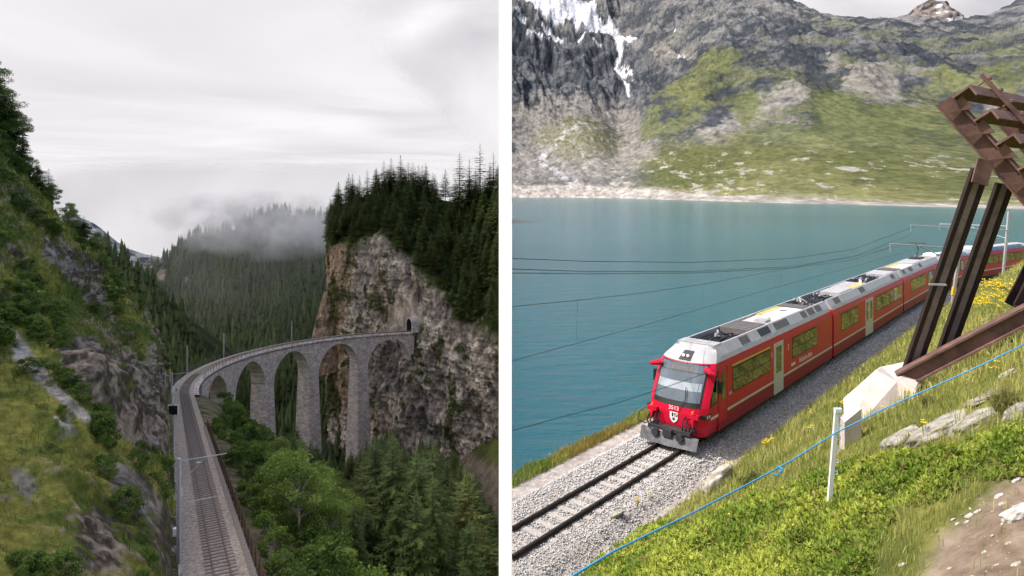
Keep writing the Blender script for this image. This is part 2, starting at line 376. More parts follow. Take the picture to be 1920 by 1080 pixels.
# scree fans
def poly(pts, soft, k=1.0): return sstep(-soft, soft, inpoly(qx+26*n1+14*n2, qy+16*n1+9*n2, pts))*k
for pts in ([(1225,100),(1275,75),(1300,75),(1290,100),(1230,110)], [(1300,250),(1500,165),(1525,175),(1440,250),(1330,275)],
            [(1590,150),(1660,140),(1690,190),(1780,205),(1640,205),(1560,180)], [(1440,230),(1500,210),(1530,240),(1470,280),(1420,270)],
            [(960,200),(1080,190),(1180,200),(1230,260),(1200,310),(1120,330),(960,320)], [(1540,120),(1560,110),(1585,135),(1560,150)],
            [(1180,240),(1210,250),(1240,300),(1150,330),(1130,310)], [(1800,150),(1850,140),(1880,190),(1840,200)]):
    C = mixc(C, screec, poly(pts, 5, .85)*sstep(-.5, -.3, n2+.3*n1+.1))
# green aprons
for pts in ([(1330,80),(1290,130),(1270,200),(1330,215),(1390,130)], [(1255,160),(1300,130),(1330,210),(1260,265),(1200,262),(1215,215)], [(1370,200),(1410,170),(1440,215),(1400,240)],
            [(1560,190),(1640,200),(1780,230),(1800,290),(1600,300),(1500,260)], [(1720,130),(1900,140),(1920,220),(1780,180)]):
    C = mixc(C, grassd*1.15, poly(pts, 6, .85)*sstep(-.12, .06, n1+.5*n2+.16))
C = mixc(C, mixc(grassc*.9, screec*.9, sstep(.0, .4, n2+.3*n1)), sstep(-.1, .35, cone)*.75)
grn = sstep(-12, 12, inpoly(PX+26*n1+10*n2, PY+16*n1+8*n2, [(1440,225),(1545,168),(1640,195),(1790,215),(1950,225),(1950,400),(1400,360),(1300,290)])); C = mixc(C, mixc(grassd, grassc, sstep(240, 330, PY+30*n1)), grn*.85*sstep(-.42, -.28, n1+.5*n2))
# meadow
mead = sstep(2.35, 1.85, TT+.25*n1)
C = mixc(C, grassc, mead*sstep(1150, 1240, PX+40*n1))
C = mixc(C, screec, mead*sstep(1240, 1120, PX+40*n1)*.6)
C = mixc(C, (.36, .335, .29), mead*sstep(.02, .10, n2+.55*n1-.34)*.9)
# stream and beach
stream = np.exp(-((PX+8*n1-np.interp(PY, [200, 300, 345], [1160, 1010, 1075]))/9)**2)*sstep(225, 250, PY)
C = mixc(C, (.52, .52, .53), np.clip(stream*.8*sstep(-.3, .2, n2), 0, 1))
C = mixc(C, sandc, sstep(1.12, .92, TT+.12*n1))
# snow
sx, sy = qx+10*n1+5*n2, qy+7*n1+4*n2
sn = np.maximum.reduce([inpoly(sx, sy, p) for p in (
    [(975,0),(1010,30),(1040,46),(1070,40),(1085,62),(1120,64),(1150,88),(1158,118),(1166,112),(1172,92),(1198,70),(1165,60),(1150,40),(1120,36),(1120,14),(1090,6),(1050,12),(1030,-20),(975,-40)],
    [(985,62),(1020,75),(1035,82),(1005,78)], [(1160,152),(1180,148),(1192,157),(1165,158)], [(1258,98),(1285,88),(1290,86),(1262,102)],
    [(1010,42),(1055,62),(1062,72),(1020,55)], [(1110,88),(1135,102),(1128,105)], [(1262,62),(1272,56),(1268,64)], [(962,22),(990,40),(975,42)], [(1080,62),(1100,80),(1088,80)])])
C = mixc(C, (.84, .83, .83), sstep(-1.5, 2.0, sn+6*n2-1.0))
fall = np.exp(-((sx-np.interp(sy, [118, 150, 165, 190], [1158, 1160, 1172, 1178]))/3.0)**2)*sstep(112, 120, PY)*sstep(192, 186, PY)
C = mixc(C, (.8, .8, .82), np.clip(fall*1.1, 0, 1))
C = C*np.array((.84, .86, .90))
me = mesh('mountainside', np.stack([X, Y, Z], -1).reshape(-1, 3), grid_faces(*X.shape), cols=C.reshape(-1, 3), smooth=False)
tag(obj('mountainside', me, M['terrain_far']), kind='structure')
# the farther summit with snow patches behind the saddle
pxs2 = np.arange(1600, 2060, 2.2); tt2 = np.linspace(0, 1, 60); PX, TT = np.meshgrid(pxs2, tt2)
top = np.interp(pxs2, [1600, 1660, 1690, 1702, 1720, 1738, 1775, 1785, 1798, 1806, 1830, 1880, 1920, 2060], [48, 40, 30, 26, 10, 3, 5, 15, 17, 30, 34, 25, 0, -40])
PY = 110*(1-TT)+top*TT; D = 3200+500*TT; X = (PX-960)/F0*D; Z = (HZ-PY)/F0*D
nn = fbm(np.stack([X/160, D/160, Z/160], -1), 5, .55); D = D-70*nn; Z = Z+16*nn
n2 = fbm(np.stack([X/45, D/45, Z/45], -1), 5, .6)
C = mixc((.13, .11, .105), (.25, .22, .20), sstep(-.5, .5, n2))
sn = np.maximum.reduce([inpoly(PX+3*n2, PY+3*n2, p) for p in ([(1755,12),(1763,11),(1766,18),(1757,16)], [(1772,36),(1780,36),(1782,46),(1774,45)], [(1786,38),(1798,36),(1796,46),(1789,50)], [(1757,22),(1764,22),(1762,25)], [(1768,24),(1773,25),(1772,29)])])
C = mixc(C, (.84, .83, .83), sstep(-1.2, 1.2, sn))
back = np.stack([X[-1], D[-1]+900, Z[-1]-500], -1)[None]
Vv = np.concatenate([np.stack([X, D, Z], -1), back], 0)
tag(obj('summit', mesh('summit', Vv.reshape(-1, 3), grid_faces(61, len(pxs2)), cols=np.concatenate([C, C[-1:]], 0).reshape(-1, 3), smooth=True), M['terrain_far']), kind='structure')

# ------------------------------------------------------------------ right bank with the track beside the lake
TA = np.array((.655, .7557)); NA = np.array((.7557, -.655)); U0 = 13.16
S1, RC = 75.0, 120.0
def trk(s, u):
    """plan position of a point u metres to the camera's side of the track centre, s along it"""
    s = np.asarray(s, float); u = np.asarray(u, float); s, u = np.broadcast_arrays(s, u)
    th = np.clip(s-S1, 0, None)/RC; ss = np.minimum(s, S1)
    c0 = TA*ss[..., None]-NA*U0
    c1 = TA*(RC*np.sin(th))[..., None]+NA*(RC*(1-np.cos(th)))[..., None]
    nn = NA*np.cos(th)[..., None]-TA*np.sin(th)[..., None]
    return c0+c1+nn*u[..., None]
def heading(s):
    th = max(0, s-S1)/RC; return TA*math.cos(th)+NA*math.sin(th)
RZ = -10.5
def bank_z(s, u):
    s = np.asarray(s, float); u = np.asarray(u, float)
    z = np.interp(u, [-16, -8, -4.6, -3.9, -3.1, -2.3, -1.75, 1.5, 2.0, 2.4, 12.6, 14.5, 20, 40], [-17, -16.3, -13.0, -11.2, -10.95, -11.0, -10.70, -10.70, -11.0, -10.95, -2.6, -1.65, .6, 7])
    f_ = 1-.62*sstep(58, 84, s); z = np.where(u > 2.4, -10.95+(z+10.95)*f_, z)
    p = trk(s, u); Q = np.stack([p[..., 0], p[..., 1], p[..., 0]*0], -1)
    a = sstep(2.8, 5, u)
    z = z+a*(.35*fbm(Q/5.0, 4)+.09*fbm(Q/1.1+5, 3))
    z = z+sstep(-2.9, -3.3, u)*sstep(-5, -4, u)*.2*fbm(Q/2.0+3, 3)
    return z
us = np.concatenate([np.linspace(-16, -5, 10), np.linspace(-4.8, -2.2, 24), np.linspace(-2.1, 2.6, 26), np.linspace(2.7, 15, 120), np.linspace(15.3, 34, 24)])
ns = 420
s0 = np.maximum((NA[0]*(U0-us))/TA[0], -40)      # the row starts on the plane x = 0
ks = np.linspace(0, 1, ns)**1.35
S = s0[:, None]+ks[None, :]*(150-s0[:, None]); U = np.repeat(us[:, None], ns, 1)
pp = trk(S, U); Zb = bank_z(S, U)
V = np.stack([pp[..., 0], pp[..., 1], Zb], -1)
bx, by = proj(V)
n1 = fbm(V/1.3, 5, .6); n2 = fbm(V/.35+4, 4, .6)
gcol = mixc((.085, .105, .022), (.20, .20, .05), sstep(-.5, .5, n1+.3*n2))
dirt = mixc((.20, .145, .10), (.33, .26, .20), sstep(-.5, .5, n2+.4*n1))
gravel = mixc((.33, .29, .26), (.46, .42, .39), sstep(-.5, .5, n2))
C = gcol
C = mixc(C, (.27, .22, .10), sstep(0.0, .5, n1+.25)*sstep(55, 75, S)*.5)
C = mixc(C, gravel, sstep(-3.05, -2.9, U+.15*n1)*sstep(2.6, 2.35, U))
PATH = [(1735, 1085), (1760, 1010), (1830, 955), (1880, 900), (1935, 860), (2100, 800), (2300, 1085), (2000, 1300), (1700, 1300)]
pm = sstep(-14, 14, inpoly(bx+25*n1, by+16*n1, PATH)); pm = np.where(U > 10, pm, 0)
C = mixc(C, dirt, pm)
tag(obj('bank', mesh('bank', V.reshape(-1, 3), grid_faces(*U.shape)[:, ::-1].copy(), cols=C.reshape(-1, 3), smooth=True), M['bank']), kind='structure')
def bank_pt(px, py):
    """point of the bank seen at a pixel (march along the ray)"""
    d = np.linspace(2.0, 110, 4000); x = (px-960)/F0*d; z = (HZ-py)/F0*d
    pos = np.stack([x, d], -1); s = pos@TA; u = pos@NA+U0
    g = bank_z(s, u); k = np.argmax(z < g); return np.array((x[k], d[k], g[k]))
def bank_at(x, y):
    p = np.stack([np.asarray(x, float), np.asarray(y, float)], -1); return bank_z(p@TA, p@NA+U0)

# added divider for the white gap between the two views; tall end, low run
dv = empty('added_divider', (0, 4.0, -3.9), label='added narrow white divider filling the gap between the gorge and lake views', cat='wall')
b_ = MB(); b_.prism([(-.0805, .075), (-.0015, 0), (-.0015, .16), (-.0785, .16)], 2, -1.6, 5.6); b_.build('divider_end', M['white_divider'], dv)
b_ = MB()
yy = [4.4, 8, 12, 16, 20, 24, 27, 30, 60, 200, 890]
for a, c in zip(yy[:-1], yy[1:]):
    za, zc = [min(float(bank_at(0, q))-.05, -3.0) if q < 28 else LZ+.06 for q in (a, c)]
    za, zc = max(za, LZ+.06), max(zc, LZ+.06)
    w0, w1 = -.0008*a-.06, -.0008*c-.06
    b_.add([(w0, a-4, -120), (-.02, a-4, -120), (-.02, c-4, -120), (w1, c-4, -120), (w0, a-4, za+3.9), (-.02, a-4, za+3.9), (-.02, c-4, zc+3.9), (w1, c-4, zc+3.9)],
           [(0,3,2,1),(4,5,6,7),(0,1,5,4),(1,2,6,5),(2,3,7,6),(3,0,4,7)])
b_.build('divider_low_run', M['white_divider'], dv)

# track: two rails, sleepers, stones
track = empty('railway_track', (*trk(20, 0), RZ), label='single metre gauge track on pale grey ballast along the lake', cat='track')
def local(o): o.matrix_parent_inverse = Matrix.Translation(-Vector(o.parent.location)); return o
RP = [(-.063,-.145),(.063,-.145),(.063,-.13),(.012,-.11),(.012,-.035),(.034,-.03),(.034,0),(-.034,0),(-.034,-.03),(-.012,-.035),(-.012,-.11),(-.063,-.13)]
for g in (-.535, .535):
    sv = np.concatenate([[s0_ for s0_ in [float(NA[0]*(U0-g)/TA[0])+.02]], np.arange(20, 140, 2.0)])
    V = []
    for s in sv:
        c = trk(s, g); h = heading(s); n_ = np.array((h[1], -h[0]))
        V += [(c[0]+n_[0]*q[0], c[1]+n_[1]*q[0], RZ+q[1]) for q in RP]
    n = len(RP); Fc = [(i*n+k, i*n+(k+1) % n, (i+1)*n+(k+1) % n, (i+1)*n+k) for i in range(len(sv)-1) for k in range(n)]
    local(obj('rail', mesh('rail', V, Fc), M['steel'], track))
b_ = MB(); b_.box(-.12, .12, -.85, .85, -.17, 0); b_.box(-.09, .09, -.62, -.44, -.01, .022); b_.box(-.09, .09, .44, .62, -.01, .022)
slm = b_.mesh('sleeper')
for s in np.arange(15.0, 38, .63):
    c = trk(s, 0)
    if c[0] < .7: continue
    h = heading(s); o = local(obj('sleeper', slm, M['sleeper_c'], track)); o.location = (c[0], c[1], RZ-.163); o.rotation_euler = (0, 0, math.atan2(h[1], h[0]))
# ballast stones (nobody could count them)
def stones(nm, pts, size, colr, parent=None, mt='stones'):
    n = len(pts); base = np.array([(1,0,0),(-1,0,0),(0,1,0),(0,-1,0),(0,0,.8),(0,0,-.8)], float)
    tri = np.array([(0,2,4),(2,1,4),(1,3,4),(3,0,4),(2,0,5),(1,2,5),(3,1,5),(0,3,5)])
    Vv = base[None]*(size[:, None, None]*rng.uniform(.6, 1.35, (n, 6, 1)))
    a = rng.uniform(0, 6.28, n); c, s = np.cos(a), np.sin(a); t = rng.normal(0, .5, n)
    x = Vv[..., 0]*c[:, None]-Vv[..., 1]*s[:, None]; y = Vv[..., 0]*s[:, None]+Vv[..., 1]*c[:, None]
    z = Vv[..., 2]+x*t[:, None]*.6
    Vv = np.stack([x, y, z], -1)+pts[:, None, :]
    Fc = (np.arange(n)[:, None, None]*6+tri[None]).reshape(-1, 3)
    o = obj(nm, mesh(nm, Vv.reshape(-1, 3), Fc, cols=np.repeat(colr, 6, 0)), M[mt], parent)
    return o
n = 42000
s = 13+rng.uniform(0, 1, n)**1.5*75; u = rng.uniform(-2.15, 2.0, n); p = trk(s, u)
far = p[:, 1]/20; size = .030*np.clip(far, .8, 2.4)*rng.uniform(.6, 1.3, n)
ok = (p[:, 0] > .03) & (np.abs(np.abs(u)-.535) > .075)
slp = ((s-15.0+.13) % .63 < .26) & (np.abs(u) < .85) & (s < 38)
ok &= ~(slp & (rng.uniform(0, 1, n) < np.where(np.abs(u) > .6, .75, .3)))
p, u, s, size = p[ok], u[ok], s[ok], size[ok]
g = rng.uniform(.34, .66, len(p))[:, None]*np.array((1.0, .99, .985))*np.where(rng.uniform(0, 1, len(p)) < .1, .6, 1)[:, None]
st = stones('ballast_stones', np.stack([p[:, 0], p[:, 1], bank_z(s, u)+.012+rng.uniform(0, .03, len(p))], -1), size, g, track)
st.matrix_parent_inverse = Matrix.Translation(-Vector(track.location)); st['kind'] = 'stuff'
# cable duct along the foot of the slope
duct = empty('cable_duct', (*trk(50, 2.6), RZ-.35), label='low concrete cable duct along the ballast at the foot of the grass slope', cat='duct')
b_ = MB(); b_.box(-.245, .245, -.17, .17, -.3, .12); dm = b_.mesh('cover_slab')
for s in np.arange(36, 120, .5):
    c = trk(s, 2.6); h = heading(s); o = local(obj('cover_slab', dm, M['sleeper_c'], duct)); o.location = (c[0], c[1], RZ-.38); o.rotation_euler = (0, 0, math.atan2(h[1], h[0]))

# ------------------------------------------------------------------ the red train
def side_s(px):
    k = (px-960)/F0; return (26.9*k-7.85)/(.655-.7557*k)      # distance behind the nose of a point on the train's side
NOSE = 25.45
def text_mesh(txt, size, name):
    cu = bpy.data.curves.new(name, 'FONT'); cu.body = txt; cu.size = size; cu.align_x = 'CENTER'; cu.align_y = 'CENTER'; cu.extrude = .004
    t = bpy.data.objects.new(name, cu); col.objects.link(t); dg = bpy.context.evaluated_depsgraph_get()
    me = bpy.data.meshes.new_from_object(t.evaluated_get(dg)); bpy.data.objects.remove(t); return me
HW = 1.33
def hw(z): return float(np.interp(z, [.35, .6, 1.0, 2.9, 3.22], [1.16, 1.27, HW, HW, 1.24]))
def xf(y, z, w):
    base = float(np.interp(z, [.4, .8, 1.3, 1.65, 3.2, 3.45, 3.8], [.12, 0, .0, .07, .92, 1.25, 2.1]))
    return base+.5*(abs(y)/w)**3.2
def panel(nm, par, x0, x1, z0, z1, mt, off=.006, side=-1, th=.02):
    ya, yb = sorted((side*(HW+off), side*(HW+off-th))); b_ = MB()
    b_.box(x0, x1, ya, yb, z0, z1); return b_.build(nm, M[mt], par)
def window(par, x0, x1, z0=1.72, z1=2.82, panes=2, side=-1, bar=False):
    w = panel('window', par, x0, x1, z0, z1, 'black', .004, side)
    g = (x1-x0-.06)/panes
    for i in range(panes):
        a = x0+.05+i*g; q = panel('pane', w, a, a+g-.04, z0+.05, z1-.05, 'glass', .012, side, .012)
        if bar: panel('transom', w, a, a+g-.04, z0+.52, z0+.55, 'black', .017, side, .01)
    return w
def door(par, x0, x1, side=-1, leaves=1):
    d_ = panel('door', par, x0, x1, .42, 2.95, 'doorgrey', .012, side, .03); w = (x1-x0)/leaves
    for i in range(leaves):
        a = x0+i*w; panel('pane', d_, a+w*.22, a+w*.78, 1.45, 2.75, 'glass', .02, side, .012)
    return d_
def body_mesh(L, nose):
    zs = [.36, .5, .62, .8, 1.05, 1.3, 1.6, 1.9, 2.3, 2.7, 2.95, 3.1, 3.24]; V = []; n = 0
    for z in zs:
        w = hw(z); row = [(L, -w), (L*.66, -w), (L*.33, -w), (3, -w)]
        if nose:
            yy_ = w*np.sin(np.linspace(-math.pi/2, math.pi/2, 19)); row += [(xf(y, z, w), y) for y in yy_]
        else: row += [(0.0, -w), (0.0, -w*.5), (0, 0), (0.0, w*.5), (0.0, w)]
        row += [(3, w), (L*.33, w), (L*.66, w), (L, w)]; n = len(row); V += [(x, y, z) for x, y in row]
    Fc = [(i*n+k, (i+1)*n+k, (i+1)*n+k+1, i*n+k+1) for i in range(len(zs)-1) for k in range(n-1)]
    Fc += [(i*n, i*n+n-1, (i+1)*n+n-1, (i+1)*n) for i in range(len(zs)-1)]
    Fc += [tuple(range((len(zs)-1)*n, len(zs)*n)), tuple(range(n-1, -1, -1))]
    return mesh('body', V, Fc)
def roof(par, L, nose):
    x0 = 2.1 if nose else .05
    r = MB()
    for sd in (-1, 1):   # sloping fairing on both sides with an inner wall
        pr = [(sd*1.235, 3.243), (sd*1.14, 3.42), (sd*.86, 3.82), (sd*.78, 3.82), (sd*.78, 3.5), (sd*.78, 3.243)]
        r.prism(pr if sd > 0 else pr[::-1], 0, x0, L-.05)
    ro = r.build('roof', M['silver'], par)
    r = MB(); r.box(x0, L-.06, -.775, .775, 3.244, 3.5); r.build('roof_deck', M['roofgrey'], ro)
    if nose:
        zs = [3.243, 3.34, 3.5, 3.68, 3.8]; V = []; n = 17
        for z in zs:
            w = float(np.interp(z, [3.243, 3.42, 3.8], [1.235, 1.14, .86]))
            yy_ = w*np.sin(np.linspace(-math.pi/2, math.pi/2, n-2)); V += [(2.12, -w, z)]+[(min(xf(y, z, w)+.02, 2.1), y, z) for y in yy_]+[(2.12, w, z)]
        Fc = [(i*n+k, (i+1)*n+k, (i+1)*n+k+1, i*n+k+1) for i in range(len(zs)-1) for k in range(n-1)]+[tuple(range(4*n, 5*n))]
        obj('roof_cowl', mesh('roof_cowl', V, Fc), M['silver'], ro)
        b_ = MB(); b_.box(2.12, 2.9, -.86, .86, 3.805, 3.84); b_.build('hatch', M['roofgrey'], ro)
    return ro
def well(ro, x0, x1, seed):          # open bay with black cable loops and insulators
    q = random.Random(seed); b_ = MB(); b_.box(x0, x1, -.76, .76, 3.503, 3.53)
    for i in range(9):
        y = -.6+.15*i; zz = 3.6+.14*q.random()
        b_.tube([(x0+.1, y, 3.6), (x0+.3+q.random()*.3, y, zz+.1), ((x0+x1)/2, y+.2*(q.random()-.5), zz+.12), (x1-.3*q.random()-.1, y, zz), (x1-.1, y, 3.55)], .035, 5)
    b_.build('cable_bay', M['equip'], ro)
    b_ = MB()
    for i in range(4): b_.tube([(x0+.4+(x1-x0-.8)*q.random(), q.uniform(-.5, .5), 3.53), (x0+.4+(x1-x0-.8)*q.random()*.02+.4*i, q.uniform(-.5, .5), 3.98)], [.09, .05], 8)
    b_.build('insulator', M['roofgrey'], ro)
def slats(ro, x0, x1, mt='grill', z=3.83, n=6, w=.72):
    for i in range(n):
        b_ = MB(); a = x0+(x1-x0)*i/n; b_.box(a, a+(x1-x0)/n*.72, -w, w, 3.501, z); b_.build('vent_slat', M[mt], ro)
def rbox(ro, nm, x0, x1, y0, y1, z1, mt):
    b_ = MB(); b_.box(x0, x1, y0, y1, 3.502, z1); return b_.build(nm, M[mt], ro)
def sidegrill(ro, x0, x1, sd=-1, mt='grill'):
    a, c = (1.10, 3.47), (.90, 3.765); nx, nz = .82, .57
    pr = [(sd*(a[0]), a[1]), (sd*(c[0]), c[1]), (sd*(c[0]+.012*nx), c[1]+.012*nz+.01), (sd*(a[0]+.012*nx), a[1]+.012*nz+.01)]
    b_ = MB(); b_.prism(pr if sd < 0 else pr[::-1], 0, x0, x1); b_.build('roof_grille', M[mt], ro)
def under(par, L):
    b_ = MB(); b_.box(.9, L-.6, -1.08, 1.08, .12, .38)
    for x in (1.6, 3.6, L-3.8, L-1.8):
        if x > 0:
            for y in (-.6, .6): b_.tube([(x, y-.07, .34), (x, y+.07, .34)], .34, 14)
    b_.build('bogies', M['black'], par)
def car(name, s_a, s_b, label, nose=False, group=None):
    a = trk(s_a, 0); c = trk(s_b, 0); h = c-a; L = float(np.hypot(*h))
    e = empty(name, (a[0], a[1], RZ), math.atan2(h[1], h[0]), label=label, cat='train car', group=group)
    obj('body', body_mesh(L, nose), M['red'], e); under(e, L)
    for sd in (-1, 1):
        panel('skirt', e, 1.5 if nose else .02, L-.02, .44, 1.04, 'darkred', .003, sd, .09)
        panel('stripe', e, .75 if nose else .02, L-.02, 1.05, 1.16, 'cream', .005, sd, .01)
    return e, L
# --- leading car
e, L = car('railcar', NOSE, NOSE+17.9, 'red leading railcar with driving cab, crest and number on its front', True)
ro = roof(e, L, True)
off = .45
window(e, 2.95, 7.5, panes=2, bar=True); door(e, 8.0, 9.35); window(e, 10.7, 14.9, panes=2, bar=True)
panel('class_band', e, 2.95, 7.5, 2.85, 2.93, 'yellow', .006)
for a_ in (3.0, 10.7): window(e, a_, a_+4.4, panes=2, side=1)
cd = panel('cab_door', e, 1.5, 2.35, .75, 2.95, 'red', .012); panel('pane', cd, 1.75, 2.15, 1.65, 2.8, 'glass', .02); panel('seam', cd, 1.44, 1.48, .75, 2.98, 'darkred', .008); panel('seam', cd, 2.37, 2.41, .75, 2.98, 'darkred', .008)
for sd in (-1, 1):
    b_ = MB(); pr = [(.64, 1.60), (1.36, 1.66), (1.36, 2.78), (1.27, 2.82), (1.02, 2.5), (.8, 2.05)]
    y0, y1 = sorted((sd*(HW+.012), sd*(HW-.12))); b_.prism([(p[0], p[1]) for p in pr], 1, y0, y1); w = b_.build('cab_side_window', M['black'], e)
    b_ = MB(); pr = [(.76, 1.68), (1.31, 1.73), (1.31, 2.72), (1.24, 2.72), (1.03, 2.42), (.88, 2.05)]
    y0, y1 = sorted((sd*(HW+.02), sd*(HW+.008))); b_.prism(pr, 1, y0, y1); b_.build('pane', M['glass'], w)
def nosepatch(nm, par, y0, y1, z0, z1, mt, out=.012, ny=14, nz=8, shape=None):
    V = []
    for o_ in (out, -.02):
        for z in np.linspace(z0, z1, nz):
            for t_ in np.linspace(0, 1, ny):
                a, c = (y0, y1) if shape is None else shape(z)
                y = a+(c-a)*t_; V.append((xf(y, z, hw(z))-o_, y, z))
    n = ny*nz; Fc = [(i*ny+k, i*ny+k+1, (i+1)*ny+k+1, (i+1)*ny+k) for i in range(nz-1) for k in range(ny-1)]
    rim = [k for k in range(ny)]+[i*ny+ny-1 for i in range(1, nz)]+[(nz-1)*ny+k for k in range(ny-2, -1, -1)]+[i*ny for i in range(nz-2, 0, -1)]
    Fc = [f[::-1] for f in Fc]+[(rim[i], rim[(i+1) % len(rim)], rim[(i+1) % len(rim)]+n, rim[i]+n) for i in range(len(rim))]
    return obj(nm, mesh(nm, V, Fc, smooth=False), M[mt], par)
ws = nosepatch('windscreen_surround', e, -1.08, 1.08, 1.58, 3.21, 'black', .008)
nosepatch('windscreen', ws, -1.02, 1.02, 1.78, 2.86, 'windshield', .018)
nosepatch('reflection_band', ws, -.98, .98, 2.2, 2.5, 'screen_reflection', .0195)  # painted band standing in for the sky reflected in the windscreen
nosepatch('windscreen_top', ws, -1.02, 1.02, 2.88, 3.18, 'windshield', .018)
nosepatch('destination_display', ws, -.55, .45, 2.93, 3.08, 'grill', .024)
b_ = MB(); b_.tube([(-.05, -.25, 1.62), (.12, -.5, 1.9), (.34, -.42, 2.35)], .018, 5); b_.build('wiper', M['black'], ws)
for sd in (-1, 1):
    b_ = MB(); b_.tube([(.95, sd*1.05, 3.05), (.72, sd*1.36, 3.0), (.76, sd*1.47, 2.97)], [.14, .10, .07], 8); mr = b_.build('mirror_arm', M['red'], e)
    b_ = MB(); b_.box(1.2, 1.34, min(sd*1.40, sd*1.58), max(sd*1.40, sd*1.58), 2.1, 2.6); b_.build('mirror', M['black'], e)
    b_ = MB(); b_.prism([(.26, 1.17), (.72, 1.17), (.74, 1.36), (.22, 1.34)], 1, *sorted((sd*1.05, sd*1.345))); hl = b_.build('headlight', M['black'], e)
    for q in (.38, .58):
        b_ = MB(); b_.tube([(q, sd*1.33, 1.265), (q, sd*1.36, 1.265)], .06, 10); b_.build('lens', M['lamp'], hl)
    b_ = MB(); b_.tube([(-.02, sd*.92, 1.5), (-.14, sd*.92, 1.5)], .05, 8); b_.build('marker_lamp', M['orange'], e)
    b_ = MB()
    for q in range(4):
        y = sd*(.55+.15*q); b_.tube([(.12, y, 1.2), (-.16, y, 1.15), (-.32, y+sd*.03, .85), (-.2, y, .58), (.05, y-sd*.05, .5)], .028, 6)
    b_.build('brake_hoses', M['black'], e)
    b_ = MB(); b_.box(-.10, .12, min(sd*.72, sd*1.15), max(sd*.72, sd*1.15), 1.22, 1.38); b_.box(-.2, .1, min(sd*.85, sd*1.0), max(sd*.85, sd*1.0), .95, 1.2); b_.build('connector_box', M['red'], e)
b_ = MB(); b_.tube([(.1, 1.15, 1.35), (-.2, 1.45, 1.1), (-.3, 1.5, .75), (-.1, 1.25, .6), (.1, 1.1, .7)], .022, 6); b_.build('jumper_cable', M['black'], e)
b_ = MB(); b_.box(-.42, .3, -.95, .95, .60, .74); b_.box(-.55, .2, -.2, .2, .42, .72); b_.tube([(-.42, -.55, .5), (-.58, -.55, .5)], .16, 12); b_.tube([(-.42, .55, .5), (-.58, .55, .5)], .16, 12); b_.build('coupler', M['equip'], e)
b_ = MB(); b_.add([(-.52, -1.28, .10), (-.62, 0, .08), (-.52, 1.28, .10), (-.34, 1.3, .56), (-.42, 0, .50), (-.34, -1.3, .56), (-.44, -1.26, .10), (-.54, 0, .08), (-.44, 1.26, .10), (-.26, 1.28, .56), (-.34, 0, .50), (-.26, -1.28, .56)],
               [(0,1,4,5),(1,2,3,4),(7,6,11,10),(8,7,10,9),(5,4,10,11),(4,3,9,10),(1,0,6,7),(2,1,7,8),(3,2,8,9),(0,5,11,6)]); b_.build('snow_plough', M['plow'], e)
t_ = obj('fleet_number', text_mesh('3513', .24, 'fleet_number'), M['whitepaint'], e, (-.035, -.05, 1.50)); t_.rotation_euler = (R(90), 0, R(-90))
t_ = obj('fleet_number', text_mesh('3513', .16, 'fleet_number'), M['whitepaint'], e, (2.72, -HW-.008, 1.75)); t_.rotation_euler = (R(90), 0, 0)
t_ = obj('lettering', text_mesh('Rhätische Bahn', .36, 'lettering'), M['whitepaint'], e, (12.9, -HW-.008, 1.42)); t_.rotation_euler = (R(90), 0, 0)
b_ = MB(); 
for q in range(3): b_.box(10.55+.22*q, 10.72+.22*q, -HW-.012, -HW-.004, 1.36, 1.5)
b_.build('logo_bars', M['whitepaint'], e)
t_ = obj('class_number', text_mesh('1', .4, 'class_number'), M['whitepaint'], e, (7.72, -HW-.008, 2.45)); t_.rotation_euler = (R(90), 0, 0)
t_ = obj('class_number', text_mesh('2', .4, 'class_number'), M['whitepaint'], e, (10.1, -HW-.008, 2.45)); t_.rotation_euler = (R(90), 0, 0)
def crest(z0, y0, sc):
    def pl(nm, pts, mt, o_):
        b_ = MB(); b_.prism([(y0+p[0]*sc, z0+p[1]*sc) for p in pts], 0, -.03-o_, -.02); return b_.build(nm, M[mt], cr_)
    b_ = MB(); pts = [(-.5, .55), (.5, .55), (.5, -.1), (.32, -.45), (0, -.68), (-.32, -.45), (-.5, -.1)]
    b_.prism([(y0+p[0]*sc, z0+p[1]*sc) for p in pts], 0, -.03, .0); cr_ = b_.build('crest', M['whitepaint'], e)
    pl('crest_field', [(.05, .5), (.24, .5), (.24, .05), (.05, .05)], 'black', .004)
    pl('crest_field', [(-.02, .5), (-.24, .5), (-.24, .28), (-.02, .28)], 'bluepaint', .004); pl('crest_field', [(-.25, .5), (-.46, .5), (-.46, .28), (-.25, .28)], 'yellow', .004)
    pl('crest_field', [(-.02, .27), (-.24, .27), (-.24, .05), (-.02, .05)], 'yellow', .004); pl('crest_field', [(-.25, .27), (-.46, .27), (-.46, .05), (-.25, .05)], 'bluepaint', .004)
    pl('crest_figure', [(-.18, -.05), (-.05, -.12), (.0, -.02), (.07, -.12), (.22, -.06), (.13, -.2), (.2, -.36), (.06, -.3), (0, -.45), (-.07, -.3), (-.2, -.36), (-.12, -.2)], 'black', .004)
crest(1.12, -.05, .36)
b_ = MB(); b_.add([(1.02, .28, 3.30), (1.02, -.28, 3.30), (1.5, -.2, 3.62), (1.5, .2, 3.62), (1.3, .28, 3.26), (1.3, -.28, 3.26), (1.7, -.2, 3.55), (1.7, .2, 3.55)], [(0,1,2,3),(4,7,6,5),(0,4,5,1),(1,5,6,2),(2,6,7,3),(3,7,4,0)]); tl = b_.build('top_headlight', M['equip'], ro)
for y in (-.1, .1):
    b_ = MB(); b_.tube([(1.18, y, 3.45), (1.14, y, 3.47)], .07, 10); b_.build('lens', M['lamp'], tl)
